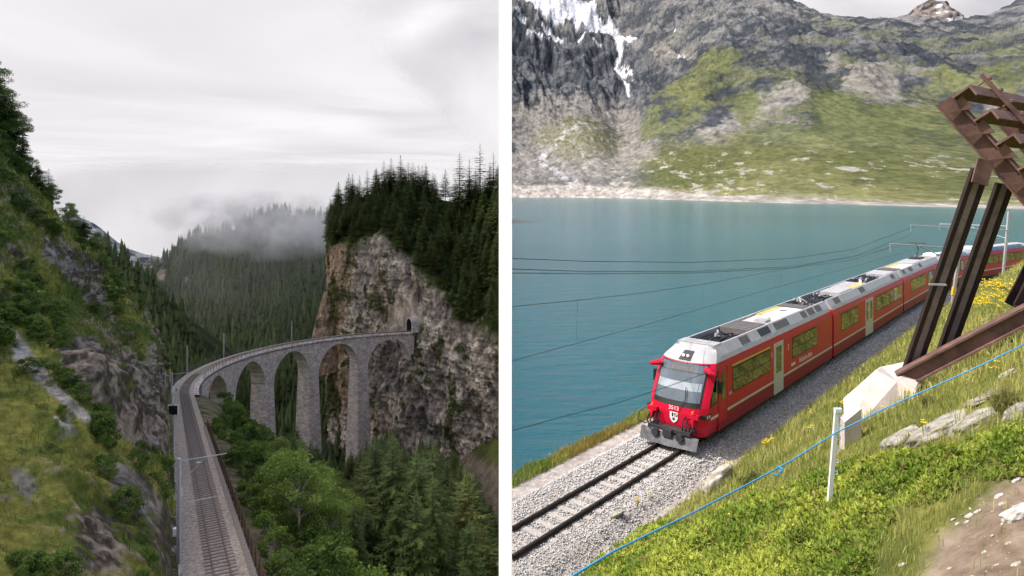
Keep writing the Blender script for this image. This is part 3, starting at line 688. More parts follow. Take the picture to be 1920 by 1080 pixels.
well(ro, 3.0, 6.1, 1); slats(ro, 6.3, 8.6); rbox(ro, 'vent_box', 8.8, 10.8, -.7, .7, 3.72, 'cream'); rbox(ro, 'fan_box', 9.1, 9.9, -.5, .1, 3.84, 'roofgrey'); rbox(ro, 'fan_box', 10.0, 10.6, -.2, .5, 3.82, 'whitepaint')
rbox(ro, 'walkway', 11.0, 14.2, -.7, .35, 3.80, 'whitepaint'); rbox(ro, 'walkway_edge', 11.0, 14.2, .36, .72, 3.81, 'roofyellow'); slats(ro, 14.4, 15.6, n=4); well(ro, 15.8, 17.6, 2)
b_ = MB(); b_.tube([(13.0, -.1, 3.80), (13.0, -.1, 3.815)], .22, 16); b_.build('fan_cover', M['grill'], ro)
for a_, c_ in ((4.6, 5.6), (6.9, 8.3), (9.0, 11.0), (13.2, 14.0), (14.3, 15.4), (15.7, 16.7)): sidegrill(ro, a_, c_, -1, 'grill' if c_ != 8.3 else 'equip')
# --- following railcars
def gang(par, L):
    b_ = MB(); b_.box(L+.02, L+.38, -1.0, 1.0, .5, 3.2); b_.build('gangway', M['black'], par)
    b_ = MB(); b_.box(L-.02, L+.10, -1.30, 1.30, .9, 3.34); b_.build('end_frame', M['red'], par)
gang(e, L)
j1, j2, j3 = 18.25, 38.6, 56.0
e, L = car('railcar', NOSE+j1, NOSE+j2-.35, 'red middle railcar with black cable bays on its silver roof, coupled behind the leading railcar'); ro = roof(e, L, False)
f = lambda px, s_=j1: side_s(px)-s_
window(e, f(1582), f(1614), panes=2); door(e, f(1627), f(1641), leaves=2); window(e, f(1647), f(1671), panes=2); window(e, f(1673), f(1695), panes=2); window(e, 2, 18, side=1, panes=6)
well(ro, .3, 3.3, 3); rbox(ro, 'equipment_box', 3.5, 6.5, -.72, .5, 3.86, 'silver'); rbox(ro, 'walkway_edge', 6.7, 10.4, -.72, -.2, 3.81, 'roofyellow'); rbox(ro, 'walkway', 6.7, 10.4, -.18, .72, 3.80, 'roofgrey'); well(ro, 10.6, 16.3, 4); rbox(ro, 'equipment_box', 16.5, L-.3, -.72, .72, 3.84, 'silver')
rbox(ro, 'horn_post', 9.6, 9.75, -.6, -.45, 4.1, 'whitepaint')
for a_, c_ in ((1.2, 2.4), (7.3, 8.6), (17.0, 18.2)): sidegrill(ro, a_, c_)
gang(e, L)
e, L = car('railcar', NOSE+j2, NOSE+j3-.35, 'red railcar with a raised pantograph on its roof behind the steel struts'); ro = roof(e, L, False)
window(e, f(1711, j2), f(1737, j2), panes=3); window(e, f(1741, j2), f(1752, j2), panes=1); window(e, 2, 16, side=1, panes=5)
slats(ro, .5, 2.2); rbox(ro, 'walkway', 2.4, 6.8, -.72, .2, 3.80, 'whitepaint'); rbox(ro, 'walkway_edge', 2.4, 6.8, .22, .72, 3.81, 'roofyellow'); rbox(ro, 'equipment_box', 7.0, 11.5, -.72, .72, 3.86, 'silver')
for a_, c_ in ((1.0, 2.0), (3.5, 5.0), (8.0, 9.0)): sidegrill(ro, a_, c_)
pg = MB(); pg.box(11.6, 13.6, -.5, .5, 3.86, 4.0); pg.tube([(12.2, 0, 4.0), (13.4, 0, 4.75)], .06, 6); pg.tube([(13.4, 0, 4.75), (12.2, 0, 5.42)], .045, 6)
for x in (12.0, 12.4): pg.tube([(x, -.85, 5.40), (x, -.6, 5.46), (x, .6, 5.46), (x, .85, 5.40)], .03, 6)
pg.build('pantograph', M['equip'], e)
gang(e, L)
# --- panorama coaches with windows curving into the roof
def pano(s_a, s_b, label):
    e, L = car('panorama_coach', s_a, s_b, label, group=None)
    r = MB(); r.prism([(-1.23, 3.243), (1.23, 3.243), (1.12, 3.45), (.8, 3.68), (0, 3.78), (-.8, 3.68), (-1.12, 3.45)], 0, .05, L-.05); ro = r.build('roof', M['silver'], e)
    n = int((L-3)/1.75)
    for i in range(n):
        a = 2.0+i*1.75; w = window(e, a, a+1.6, 1.75, 2.85, 1)
        b_ = MB(); b_.prism([(-1.26, 3.25), (-1.13, 3.46), (-.83, 3.68), (-.81, 3.71), (-1.15, 3.5), (-1.285, 3.28)], 0, a, a+1.6); b_.build('roof_pane', M['glass'], w)
    panel('name_band', e, 3, L-3, 1.22, 1.42, 'cream', .004, th=.01) if False else None
    rbox(ro, 'roof_unit', 1.0, 3.0, -.6, .6, 3.95, 'whitepaint'); door(e, .5, 1.3); gang(e, L); return e
pano(NOSE+j3, NOSE+j3+13.2, 'red panorama coach glimpsed between the two slanting steel struts')
pano(NOSE+j3+13.6, NOSE+j3+31, 'red panorama coach with roof windows passing behind the slender galvanised mast')

# ------------------------------------------------------------------ masts and wires by the lake
def mast(name, base, top, label, arms, yellow=False):
    e = empty(name, tuple(base), label=label, cat='mast'); b = Vector(base); t = Vector(top)-b
    m_ = MB(); m_.beam((0, 0, -.4), t, [(-.11, -.11), (.11, -.11), (.11, .11), (-.11, .11)], up=(0, 1, 0)); m_.build('pole', M['galv'], e)
    if yellow:
        m_ = MB(); m_.beam(t*.14, t*.26, [(-.125, -.125), (.125, -.125), (.125, .125), (-.125, .125)], up=(0, 1, 0)); m_.build('yellow_band', M['yellow'], e)
    for a, c in arms:
        m_ = MB(); a = Vector(a)-b; c = Vector(c)-b; m_.tube([a, c], .055, 6); m_.build('bracket_arm', M['galv'], e)
        m_ = MB(); m_.tube([a-Vector((0, 0, 1.5)), a.lerp(c, .62)], .035, 5); m_.tube([c, c-Vector((0, 0, .7))], .03, 5); m_.build('stay', M['galv'], e)
    return e
b1 = np.array((*trk(NOSE+74, 3.4), 0)); b1[2] = float(bank_at(b1[0], b1[1]))
b1 = P(1879, 527, 79); t1 = P(1892, 396, 79)
mast('catenary_mast', b1, t1, 'slender galvanised mast with long bracket arms beside the panorama coach', [(P(1888.5, 432, 79), P(1708, 422, 72)), (P(1889, 424, 79.3), P(1762, 420, 88))])
b2 = P(1784, 572, 61); t2 = P(1803, 440, 61)
mast('catenary_mast', b2, t2, 'galvanised mast with yellow band partly behind the two slanting steel struts', [(P(1800, 466, 61), P(1669, 457, 56))], True)
def wire(name, pts, r, label, group=None, drop=()):
    e = empty(name, tuple(pts[0]), label=label, cat='wire', group=group); o_ = Vector(pts[0]); m_ = MB(); m_.tube([Vector(p)-o_ for p in pts], r, 5); m_.build('conductor', M['wire'], e)
    for a, c in drop:
        m_ = MB(); m_.tube([Vector(a)-o_, Vector(c)-o_], r*.6, 4); m_.build('dropper', M['wire'], e)
    return e
wire('feeder_wire', [P(948, 484, 27), P(1100, 490, 33), P(1300, 492, 42), P(1480, 485, 52), P(1600, 468, 62), P(1715, 424, 72)], .016, 'uppermost of the three lake-side feeder wires')
wire('feeder_wire', [P(948, 504, 26), P(1100, 509, 32), P(1300, 509, 41), P(1480, 500, 51), P(1600, 482, 60), P(1708, 440, 72)], .016, 'middle lake-side feeder wire sagging just above its neighbour')
wire('feeder_wire', [P(948, 511.5, 26), P(1100, 513.5, 32), P(1300, 512, 41), P(1480, 503, 51), P(1600, 487, 60), P(1672, 462, 56)], .016, 'lowest of the lake-side feeder wires, close under the middle one')
mp_ = [(948, 576, 20), (1083, 563, 23.5), (1200, 550, 27), (1318, 533, 32), (1480, 503, 42), (1600, 480, 52), (1690, 462, 60)]
cp_ = [(948, 680, 20), (1080, 644, 23.5), (1200, 612, 27), (1317, 578, 32), (1470, 535, 42), (1600, 500, 52), (1735, 462, 66)]
wire('catenary_wire', [P(*q) for q in mp_], .010, 'messenger wire carrying the contact wire above the track', drop=[(P(1083, 563, 23.5), P(1080, 644, 23.5)), (P(1318, 533, 32), P(1317, 578, 32)), (P(1465, 507, 41), P(1464, 537, 41))])
wire('contact_wire', [P(*q) for q in cp_], .009, 'thin contact wire hanging below the messenger wire over the track')
wire('lower_wire', [P(948, 811, 19), P(1060, 780, 21), P(1160, 755, 22.5), P(1260, 722, 24), P(1350, 690, 25.5), P(1450, 645, 28)], .010, 'dark wire crossing in front of the train windscreen')

# ------------------------------------------------------------------ weathered steel snow guard on a concrete block
sg = empty('snow_guard', tuple(P(1697, 700, 14.3)), label='weathered brown steel snow guard with two slanting struts and a grate of beams', cat='snow guard'); so_ = np.array(sg.location)
def sgbeam(nm, a, c, prof, mt, up=(0, 0, 1)):
    m_ = MB(); m_.beam(a-so_, c-so_, prof, up); return m_.build(nm, M[mt], sg)
upn = (NA[0]*-.0+.35, -.9, .1)
def strut(a, c):
    a = a-so_; c = c-so_; t_ = Vector(c-a).normalized(); up_ = Vector((-.94, 0, .33)); e_ = MB()
    e_.beam(a, c, [(-.015, -.075), (.015, -.075), (.015, .075), (-.015, .075)], up_); w_ = e_.build('strut', M['web'], sg)
    for q_ in (-1, 1):
        e_ = MB(); lo_, hi_ = sorted((q_*.077, q_*.165)); e_.beam(a, c, [(-.05, lo_), (.05, lo_), (.05, hi_), (-.05, hi_)], up_); e_.build('flange', M['rust_shaded'], w_)
strut(P(1703, 708, 14.3), P(1838, 318, 13.3)); strut(P(1765, 680, 14.5), P(1884, 345, 13.45))
sgbeam('base_beam', P(1688, 712, 14.1), P(2010, 545, 12.9), ibeam(.28, .34, .04), 'rust')
m_ = MB(); m_.beam(P(1800, 655, 14.0)-so_-np.array((0, .1, .62)), P(2010, 545, 12.9)-so_-np.array((0, .1, .62)), [(-.1, -.06), (.1, -.06), (.1, .06), (-.1, .06)]); m_.build('lower_rail', M['rust'], sg)
ga, gb = P(1772, 188, 13.6), P(2010, 455, 12.6)
gdir = (gb-ga)/np.linalg.norm(gb-ga); hdir = np.array((.82, .57, 0))/math.hypot(.82, .57); nrm = np.cross(hdir, gdir); nrm /= np.linalg.norm(nrm)
if nrm[2] < 0: nrm = -nrm
sgbeam('girder', ga, gb, ibeam(.18, .36, .035), 'rust', tuple(nrm))
ga2 = ga+hdir*2.6
sgbeam('girder', ga2, gb+hdir*2.6, ibeam(.2, .36, .035), 'rust', tuple(nrm))
for k in range(6):
    a = ga+gdir*(.10+.60*k)+nrm*.37
    V = sgbeam('crossbeam', a-hdir*.2, a+hdir*4.2, [(-.02, -.19), (.02, -.19), (.02, .15), (.22, .15), (.22, .19), (-.02, .19)], 'rust', tuple(nrm))
    m_ = MB(); c_ = a-so_-nrm*.28+gdir*.16; w_ = [c_-gdir*.12+nrm*.22, c_+gdir*.22+nrm*.22, c_-gdir*.02-nrm*.22]
    th_ = -hdir*.12; m_.add([*(q+th_ for q in w_), *(q+th_+hdir*.03 for q in w_)], [(0,1,2),(5,4,3),(0,3,4,1),(1,4,5,2),(2,5,3,0)]); m_.build('gusset', M['rust'], sg)
bar0 = ga+hdir*.75+nrm*.62-gdir*.25
sgbeam('cover_bar', bar0, bar0+gdir*3.8, [(-.05, -.05), (.035, -.035), (.035, .035), (-.05, .035)], 'rust', tuple(nrm))
for k in range(7):
    m_ = MB(); c_ = bar0+gdir*(.15+.31*k)-so_; m_.tube([c_+nrm*.12, c_-nrm*.22], .02, 5); m_.tube([c_+nrm*.06, c_+nrm*.1], .05, 6); m_.build('bolt', M['rust'], sg)
sgbeam('splice_plate', P(1836, 345, 13.12), P(1848, 300, 13.12), [(-.02, -.16), (.02, -.16), (.02, .16), (-.02, .16)], 'rust', (-.94, 0, .33))
m_ = MB(); m_.box(-.45, .35, -.35, .35, -.36, -.25)
for x, y in ((-.36, -.28), (.26, -.28), (-.36, .28)): m_.tube([(x, y, -.25), (x, y, -.14)], .05, 8)
m_.build('base_plate', M['rust'], sg)
sgbeam('strut_tie', P(1742, 533, 13.75), P(1774, 534, 13.7), [(-.02, -.02), (.02, -.02), (.02, .02), (-.02, .02)], 'galv')
sgbeam('rear_post', P(1905, 575, 13.6), P(1960, 470, 13.6), ibeam(.3, .3, .04), 'rust_shaded', (0, -1, .1))
# concrete block
c0 = P(1655, 740, 14.2)
def blk(pts, d): return [P(x, y, d) for x, y in pts]
fr = blk([(1583, 786), (1604, 806), (1690, 762), (1718, 735), (1688, 706), (1640, 690)], 13.4); fr[4] = P(1683, 716, 13.7); fr[5] = P(1641, 692, 14.0)
bk = [q+np.array((.55, 1.2, 0.06)) for q in fr]; bk[5] = P(1650, 688, 15.2); bk[4] = P(1742, 668, 15.2); bk[3] = P(1745, 690, 14.9)
ctr = np.mean(fr+bk, 0); V = [q-ctr for q in fr+bk]; V[1] = V[1]-np.array((0, 0, .5)); V[0] = V[0]-np.array((0, 0, .4)); V[2] = V[2]-np.array((0, 0, .5))
n = 6; me = mesh('foundation_block', V, [tuple(range(n-1, -1, -1)), tuple(range(n, 2*n))]+[(i, (i+1) % n, n+(i+1) % n, n+i) for i in range(n)])
fb = empty('foundation_block', tuple(ctr), label='pale concrete foundation block carrying the steel struts', cat='foundation')
o = obj('block', me, M['concrete'], fb); bv = o.modifiers.new('bevel', 'BEVEL'); bv.width = .04; bv.segments = 2
fp = bank_pt(1596, 835)-ctr; m_ = MB(); m_.add([fp+np.array(q) for q in ((-.12, 0, -.5), (.2, .05, -.5), (.26, .3, -.5), (-.08, .3, -.5), (-.12, 0, .42), (.22, .05, .66), (.28, .3, .66), (-.05, .3, .42))], [(0,3,2,1),(4,5,6,7),(0,1,5,4),(1,2,6,5),(2,3,7,6),(3,0,4,7)]); m_.build('footing', M['concrete'], fb)

# ------------------------------------------------------------------ fence post and rope
fp_ = P(1558, 906, 9.0); ft_ = P(1569, 770, 9.0); fg = float(bank_at(fp_[0], fp_[1]))
post = empty('fence_post', tuple(fp_), label='white plastic fence post with wire hooks holding the blue rope', cat='fence post')
t = Vector(ft_-fp_); m_ = MB(); m_.beam(-t*.25, t, [(-.028, -.02), (.028, -.02), (.028, .02), (-.028, .02)], (0, -1, 0)); m_.build('shaft', M['white_plastic'], post)
for k in range(6):
    c_ = t*(.12+.16*k); m_ = MB(); m_.tube([c_+Vector((.03, 0, 0)), c_+Vector((.07, -.01, .01)), c_+Vector((.07, -.01, .05)), c_+Vector((.04, -.01, .05))], .01, 5); m_.build('hook', M['white_plastic'], post)
m_ = MB(); m_.box(t.x-.03, t.x+.06, -.03, .03, t.z-.02, t.z+.03); m_.build('cap', M['white_plastic'], post)
rp = [P(1040, 1100, 4.7), P(1150, 1034, 5.6), P(1300, 961, 6.7), P(1400, 909, 7.6), P(1480, 866, 8.3), P(1566, 812, 8.97), P(1650, 770, 8.95), P(1760, 721, 8.9), P(1850, 680, 8.8), P(1960, 626, 8.7)]
rope = empty('rope', tuple(rp[0]), label='bright blue rope strung past the white fence post over the shrubs', cat='rope'); m_ = MB(); m_.tube([Vector(q)-Vector(rp[0]) for q in rp], .009, 7); m_.build('strand', M['rope'], rope, smooth=True)
q = Vector(P(1456, 880, 8.1)-rp[0]); m_ = MB(); m_.tube([q+Vector((.05, 0, .02)), q+Vector((.05, -.02, -.03)), q+Vector((.01, -.03, -.06)), q+Vector((-.05, -.02, -.05))], .011, 6); m_.tube([q+Vector((.02, .01, .04)), q+Vector((.06, -.03, .01)), q+Vector((.03, -.03, -.02))], .014, 6); m_.build('knot', M['rope'], rope)

# ------------------------------------------------------------------ rocks on the bank
def ico(n=3):
    import bmesh
    bm = bmesh.new(); bmesh.ops.create_icosphere(bm, subdivisions=n, radius=1); V = np.array([v.co[:] for v in bm.verts]); Fc = np.array([[v.index for v in f.verts] for f in bm.faces]); bm.free(); return V, Fc
ICO = ico(4)
def rock(name, px, py, w, h, dpt, label, sink=.48, seed=0, c0=(.42, .39, .34), c1=(.24, .22, .195), rot=0.0, cat='rock', group=None, pt=None):
    """rock centred over the bank point seen at a pixel; w/h/dpt half sizes in metres along the slope"""
    b = bank_pt(px, py) if pt is None else np.asarray(pt); V = ICO[0].copy(); Q = V*1.1+seed*7.7
    V = V*(1+.30*fbm(Q, 3)[:, None]); V = np.sign(V)*np.abs(V)**.8
    V = V+.13*np.round(fbm(V*2.2+seed, 3)*3)[:, None]/3*V
    V *= np.array((w, dpt, h)); cr, sr = math.cos(rot), math.sin(rot); V = np.stack([V[:, 0]*cr-V[:, 1]*sr, V[:, 0]*sr+V[:, 1]*cr, V[:, 2]], -1)
    V[:, 2] += .62*(V@np.array((NA[0], NA[1], 0)))+h*(1-2*sink)
    n_ = fbm(V*3/max(w, .2)+seed, 4); n2_ = fbm(V*9/max(w, .2)+seed, 3)
    C = mixc(c1, c0, sstep(-.4, .35, n_+.3*n2_)); C = mixc(C, (.42, .40, .20), sstep(.15, .5, n2_-.3*n_)*.5)
    o = obj(name, mesh(name, V, ICO[1], cols=C, smooth=False), M['rock'], None, tuple(b))
    return tag(o, label, cat, group)
rock('boulder', 1345, 915, .55, .42, .36, 'large pale lichen-covered boulder beside the track, below the blue rope', seed=1, rot=.5, sink=.25, c0=(.5, .46, .4))
rock('boulder', 1288, 942, .36, .22, .25, 'low crumbling grey rock at the foot of the lichen-covered boulder', seed=2)
rock('boulder', 1150, 968, .34, .10, .22, 'small flat stone at the edge of the ballast under the shrubs', seed=21)
rock('rock_slab', 1765, 806, .52, .17, .3, 'long bare rock slab across the slope above the shrubs', seed=3, rot=.2)
rock('rock_slab', 1688, 826, .36, .14, .24, 'mossy rock slab next to the foot of the concrete block', seed=4, rot=.5)
rock('rock_slab', 1834, 792, .30, .14, .24, 'fissured rock slab with a grass tuft above it', seed=5)
rock('rock', 1910, 775, .15, .11, .15, 'dark grey rock under an overhanging grass tuft', seed=6, c0=(.38, .37, .36))
rock('rock', 1888, 706, .12, .08, .1, 'pale rock in the grass above the blue rope', seed=7)
rock('rock', 1850, 745, .3, .05, .2, 'thin stone ledge just under the blue rope', seed=8, c1=(.25, .22, .2))
rock('rock', 1910, 968, .13, .06, .10, 'big white quartz stone lying on the bare path', seed=9, c0=(.66, .63, .6), c1=(.4, .37, .34), sink=.3)
for k, (x, y, w) in enumerate([(1817, 968, .055), (1833, 960, .045), (1873, 934, .06), (1880, 947, .05), (1787, 975, .03), (1795, 982, .03), (1812, 980, .035), (1905, 903, .06), (1880, 985, .025), (1690, 1062, .05), (1845, 1040, .03), (1890, 1020, .035), (1905, 1060, .05), (1780, 1068, .03), (1860, 1005, .02), (1868, 1062, .028)]):
    rock('stone', x, y, w*.6, w*.36, w*.5, 'small pale stone lying on or beside the bare earth path', seed=30+k, c0=(.62, .6, .58), c1=(.40, .36, .33), sink=.42, cat='stone', group='small stones on the earth path')
for k, (x, y, w) in enumerate([(1830, 638, .5), (1806, 656, .3), (1868, 740, .25), (1750, 750, .35), (1868, 607, .5), (1856, 556, .55), (1886, 548, .3), (1805, 700, .22), (1900, 572, .3), (1760, 700, .3), (1845, 600, .3)]):
    b = bank_pt(x, y); sc_ = b[1]/40
    rock('rock', x, y, w*sc_*.6, w*.2*sc_, w*.4*sc_, 'pale rock among the grass on the upper slope near the steel struts', seed=60+k, c0=(.6, .57, .52), cat='rock', group='pale rocks on the upper grass slope')

n = 60000; s = rng.uniform(-8, 14, n); u = rng.uniform(10, 15, n); p = trk(s, u); g0 = np.stack([p[:, 0], p[:, 1], bank_z(s, u)], -1); ok = (p[:, 0] > .1) & (p[:, 1] > 1.5); g0 = g0[ok]; bx, by = proj(g0); q1 = fbm(g0/1.3, 3)
pm = inpoly(bx+25*q1, by+16*q1, PATH); ok = (pm > -12) & (by < 1150) & (bx < 1990) & (rng.uniform(0, 1, len(pm)) < .16); g0 = g0[ok]; k = len(g0)
sz = np.minimum(.004+.0045*rng.exponential(1.0, k), .03); cc = mixc((.24, .18, .13), (.50, .45, .40), rng.uniform(0, 1, k)**1.6); o = stones('path_gravel', g0+np.array((0, 0, .002)), sz, cc); tag(o, 'fine gravel scattered on the bare earth path', 'gravel', kind='stuff')

# ------------------------------------------------------------------ plants of the bank
def blades(name, pts, ln, wd, cols, lean=.35, up=None, parent=None):
    n = len(pts); a = rng.uniform(0, 6.283, n); la = rng.uniform(0, 6.283, n); le = np.abs(rng.normal(0, lean, n))
    sx, sy = np.cos(a)*wd, np.sin(a)*wd; lx, ly = np.cos(la)*le*ln, np.sin(la)*le*ln
    z0 = np.zeros(n); V = np.zeros((n, 5, 3))
    V[:, 0] = np.stack([-sx, -sy, z0], -1); V[:, 1] = np.stack([sx, sy, z0], -1)
    V[:, 2] = np.stack([-sx*.7+lx*.35, -sy*.7+ly*.35, ln*.6], -1); V[:, 3] = np.stack([sx*.7+lx*.35, sy*.7+ly*.35, ln*.6], -1)
    V[:, 4] = np.stack([lx, ly, ln*(1-.3*le)], -1); V += pts[:, None, :]
    tri = np.array([(0,1,3),(0,3,2),(2,3,4)]); Fc = (np.arange(n)[:, None, None]*5+tri[None]).reshape(-1, 3)
    cc = np.repeat(cols[:, None, :], 5, 1)*np.array([.8, .8, .95, .95, 1.1])[None, :, None]*0+np.repeat(cols[:, None, :], 5, 1)
    return obj(name, mesh(name, V.reshape(-1, 3), Fc, cols=cc.reshape(-1, 3)), M['grass'], parent)
JUN = [(955, 1046), (1090, 1000), (1230, 968), (1290, 985), (1420, 925), (1500, 905), (1600, 868), (1700, 850), (1800, 835), (1925, 800), (1925, 890), (1820, 905), (1770, 945), (1680, 950), (1650, 1000), (1620, 1090), (1600, 1250), (955, 1250)]
n = 900000
s = rng.uniform(-12, 95, n); u = rng.uniform(2.45, 15, n); p = trk(s, u)
ok = (p[:, 0] > .03) & (p[:, 1] > 1.2) & (p[:, 0] < p[:, 1]*.80+.5); s, u, p = s[ok], u[ok], p[ok]
d = p[:, 1]; ok = rng.uniform(0, 1, len(d)) < np.clip((6.5/d)**1.7, 0, 1); s, u, p, d = s[ok], u[ok], p[ok], d[ok]
pts = np.stack([p[:, 0], p[:, 1], bank_z(s, u)-.02], -1); bx, by = proj(pts)
pn1 = fbm(pts/.9, 3); pn2 = fbm(pts/3.5+7, 3)
jm = inpoly(bx+18*pn1, by+10*pn1, JUN); pm = inpoly(bx+25*pn1, by+16*pn1, PATH)
keep = (jm < 8) | (rng.uniform(0, 1, len(d)) < .10)
keep &= (pm < -4) | (rng.uniform(0, 1, len(d)) < .05)
keep &= (pn1+.9*pn2 > -.75)
pts, d, bx, by, pn1, pn2, u, s = pts[keep], d[keep], bx[keep], by[keep], pn1[keep], pn2[keep], u[keep], s[keep]
n = len(pts); r_ = rng.uniform(0, 1, n)
gc = mixc((.21, .26, .055), (.46, .45, .14), np.clip(sstep(-.5, .5, pn2)+.4*(r_-.5), 0, 1)); gc = mixc(gc, (.42, .36, .16), (rng.uniform(0, 1, n) < .16+.2*sstep(.1, .5, pn1))*.8)
gc = mixc(gc, (.30, .19, .08), sstep(50, 70, s)*sstep(-.1, .4, pn2)*.6*(r_ > .3)); gc *= rng.uniform(.75, 1.25, n)[:, None]
ln = rng.uniform(.10, .26, n)*np.clip(1+.5*pn2, .5, 1.5)*np.clip(d/10, .55, 2.2)**.6; wd = .0045*np.clip(d/7, .5, 5)
o = blades('meadow_grass', pts, ln, wd, gc, .45); tag(o, 'long green and straw coloured grass covering the slope', 'grass', kind='stuff')
# grass and flowers on the strip between path and water
n = 60000; s = 8+rng.uniform(0, 1, n)**1.4*60; u = rng.uniform(-4.9, -2.95, n); p = trk(s, u); ok = p[:, 0] > .03; s, u, p = s[ok], u[ok], p[ok]
pts = np.stack([p[:, 0], p[:, 1], bank_z(s, u)-.02], -1); n = len(pts); q1 = fbm(pts/1.6, 3); bx, by = proj(pts)
gc = mixc((.16, .24, .04), (.36, .40, .10), np.clip(sstep(-.5, .5, q1)+rng.normal(0, .2, n), 0, 1)); red = sstep(21, 23, s)*sstep(29, 26, s)*sstep(-4.3, -3.6, u+.4*q1)
gc = mixc(gc, (.42, .19, .09), red*.5*(rng.uniform(0, 1, n) < .8)); gc = mixc(gc, (.5, .46, .4), (rng.uniform(0, 1, n) < .10*sstep(16, 19, s)*sstep(22, 19, s))*1.0); gc = mixc(gc, (.65, .45, .04), (rng.uniform(0, 1, n) < .05)*1.)
o = blades('verge_grass', pts, rng.uniform(.15, .45, n), .012*np.ones(n), gc*rng.uniform(.75, 1.2, n)[:, None], .4); tag(o, 'flowering grass verge along the water beyond the track', 'grass', kind='stuff')
# juniper carpet: mounded leafy mat
n = 380000; s = rng.uniform(-12, 24, n); u = rng.uniform(2.2, 14, n); p = trk(s, u); ok = (p[:, 0] > .02) & (p[:, 1] > 1.5) & (p[:, 0] < p[:, 1]*.82+.4) & (p[:, 1] < 24); s, u, p = s[ok], u[ok], p[ok]
d = p[:, 1]; ok = rng.uniform(0, 1, len(d)) < np.clip((5.5/d)**1.3, 0, 1); s, u, p, d = s[ok], u[ok], p[ok], d[ok]
g0 = np.stack([p[:, 0], p[:, 1], bank_z(s, u)], -1); bx, by = proj(g0); q1 = fbm(g0/.9, 3)
jm = inpoly(bx+22*q1, by+12*q1, JUN); ok = (jm > 0); g0, jm, d, q1 = g0[ok], jm[ok], d[ok], q1[ok]
mh = .28*np.clip(.55+1.0*fbm(g0*np.array((1, 1, .3))/.55+3, 3), .08, 1.3)*sstep(0, 40, jm)+.03
n = len(g0); q2 = fbm(g0/.22, 3); lift = rng.uniform(.45, 1.0, n); c_ = g0+np.stack([rng.normal(0, .02, n), rng.normal(0, .02, n), mh*lift], -1)
K = 6; sz = rng.uniform(.045, .085, n)*np.clip(d/8, .6, 2)**.7
a = rng.uniform(0, 6.283, (n, K)); el = rng.uniform(.1, 1.35, (n, K)); tip = np.stack([np.cos(a)*np.cos(el), np.sin(a)*np.cos(el), np.sin(el)], -1)*sz[:, None, None]*rng.uniform(.7, 1.2, (n, K, 1))
sd = np.stack([-np.sin(a), np.cos(a), a*0], -1)*sz[:, None, None]*.16
V = np.stack([c_[:, None]-sd*.6, c_[:, None]+sd*.6, c_[:, None]+tip*.6+sd, c_[:, None]+tip, c_[:, None]+tip*.6-sd], 2).reshape(-1, 3)
b_i = np.arange(n*K)*5; Fc = np.concatenate([np.stack([b_i, b_i+1, b_i+2], -1), np.stack([b_i, b_i+2, b_i+4], -1), np.stack([b_i+4, b_i+2, b_i+3], -1)], 0)
hue = fbm(g0/1.4+11, 3)
cc = mixc((.17, .25, .03), (.44, .49, .08), np.clip(sstep(-.45, .45, hue)+.5*(rng.uniform(0, 1, n)-.5), 0, 1)); cc = mixc(cc, (.30, .24, .09), (rng.uniform(0, 1, n) < .05)*.8); cc *= rng.uniform(.75, 1.25, n)[:, None]
o = obj('juniper_mat', mesh('juniper_mat', V, Fc, cols=np.repeat(cc, K*5, 0)), M['grass']); tag(o, 'dense bright green juniper mat on the near slope', 'shrub', kind='stuff')
print('juniper', n*K*3, 'tris')
# darker bush beside the boulder and yellow flowering plants
def bush_mesh(name, n, rx, rz, leaf, c0, c1, seed, flat=.0, clumps=9):
    g = np.random.default_rng(seed); cen = g.normal(size=(clumps, 3)); cen /= np.linalg.norm(cen, axis=1)[:, None]; cen *= g.uniform(.25, .8, (clumps, 1)); cen[:, 2] = np.abs(cen[:, 2])
    k = g.integers(0, clumps, n); r = g.normal(size=(n, 3)); r /= np.linalg.norm(r, axis=1)[:, None]; q = cen[k]+r*(g.uniform(.25, 1, (n, 1))**.5)*.42; q[:, 2] = np.abs(q[:, 2])
    q *= np.array((rx, rx, rz)); a = g.normal(size=(n, 3)); a /= np.linalg.norm(a, axis=1)[:, None]; b = np.cross(a, g.normal(size=(n, 3))); b /= np.linalg.norm(b, axis=1)[:, None]
    s_ = leaf*g.uniform(.6, 1.3, (n, 1)); V = np.stack([q-a*s_, q+b*s_*.55, q+a*s_, q-b*s_*.55], 1).reshape(-1, 3)
    t = np.clip(g.uniform(0, 1, n)*.6+.4*(g.uniform(0, 1, clumps)[k]), 0, 1); cc = mixc(c0, c1, t)
    return mesh(name, V, np.arange(n*4).reshape(-1, 4), cols=np.repeat(cc, 4, 0))
bp_ = bank_pt(1418, 905); o = obj('low_bush', bush_mesh('low_bush', 2600, .62, .30, .022, (.04, .06, .012), (.16, .17, .04), 5), M['leaf'], None, tuple(bp_-np.array((0, 0, .05)))); tag(o, 'dark green low bush behind the lichen-covered boulder', 'bush')
bp_ = bank_pt(1900, 745); o = obj('grass_tussock', None); bpy.data.objects.remove(o)
def tussock(px, py, r, label):
    b = bank_pt(px, py); k = 500; a = rng.uniform(0, 6.283, k); rr = r*.4*rng.uniform(0, 1, k); q = np.stack([np.cos(a)*rr, np.sin(a)*rr, rr*0], -1); gc = mixc((.17, .20, .05), (.36, .32, .12), rng.uniform(0, 1, k))
    o = blades('grass_tussock', q, r*rng.uniform(.6, 1.2, k), .006*np.ones(k), gc, .8); o.location = tuple(b); tag(o, label, 'grass')
tussock(1888, 775, .34, 'overhanging grass tussock above the fissured rock slab'); tussock(1740, 760, .2, 'small grass tussock between the concrete block and the rock slab')
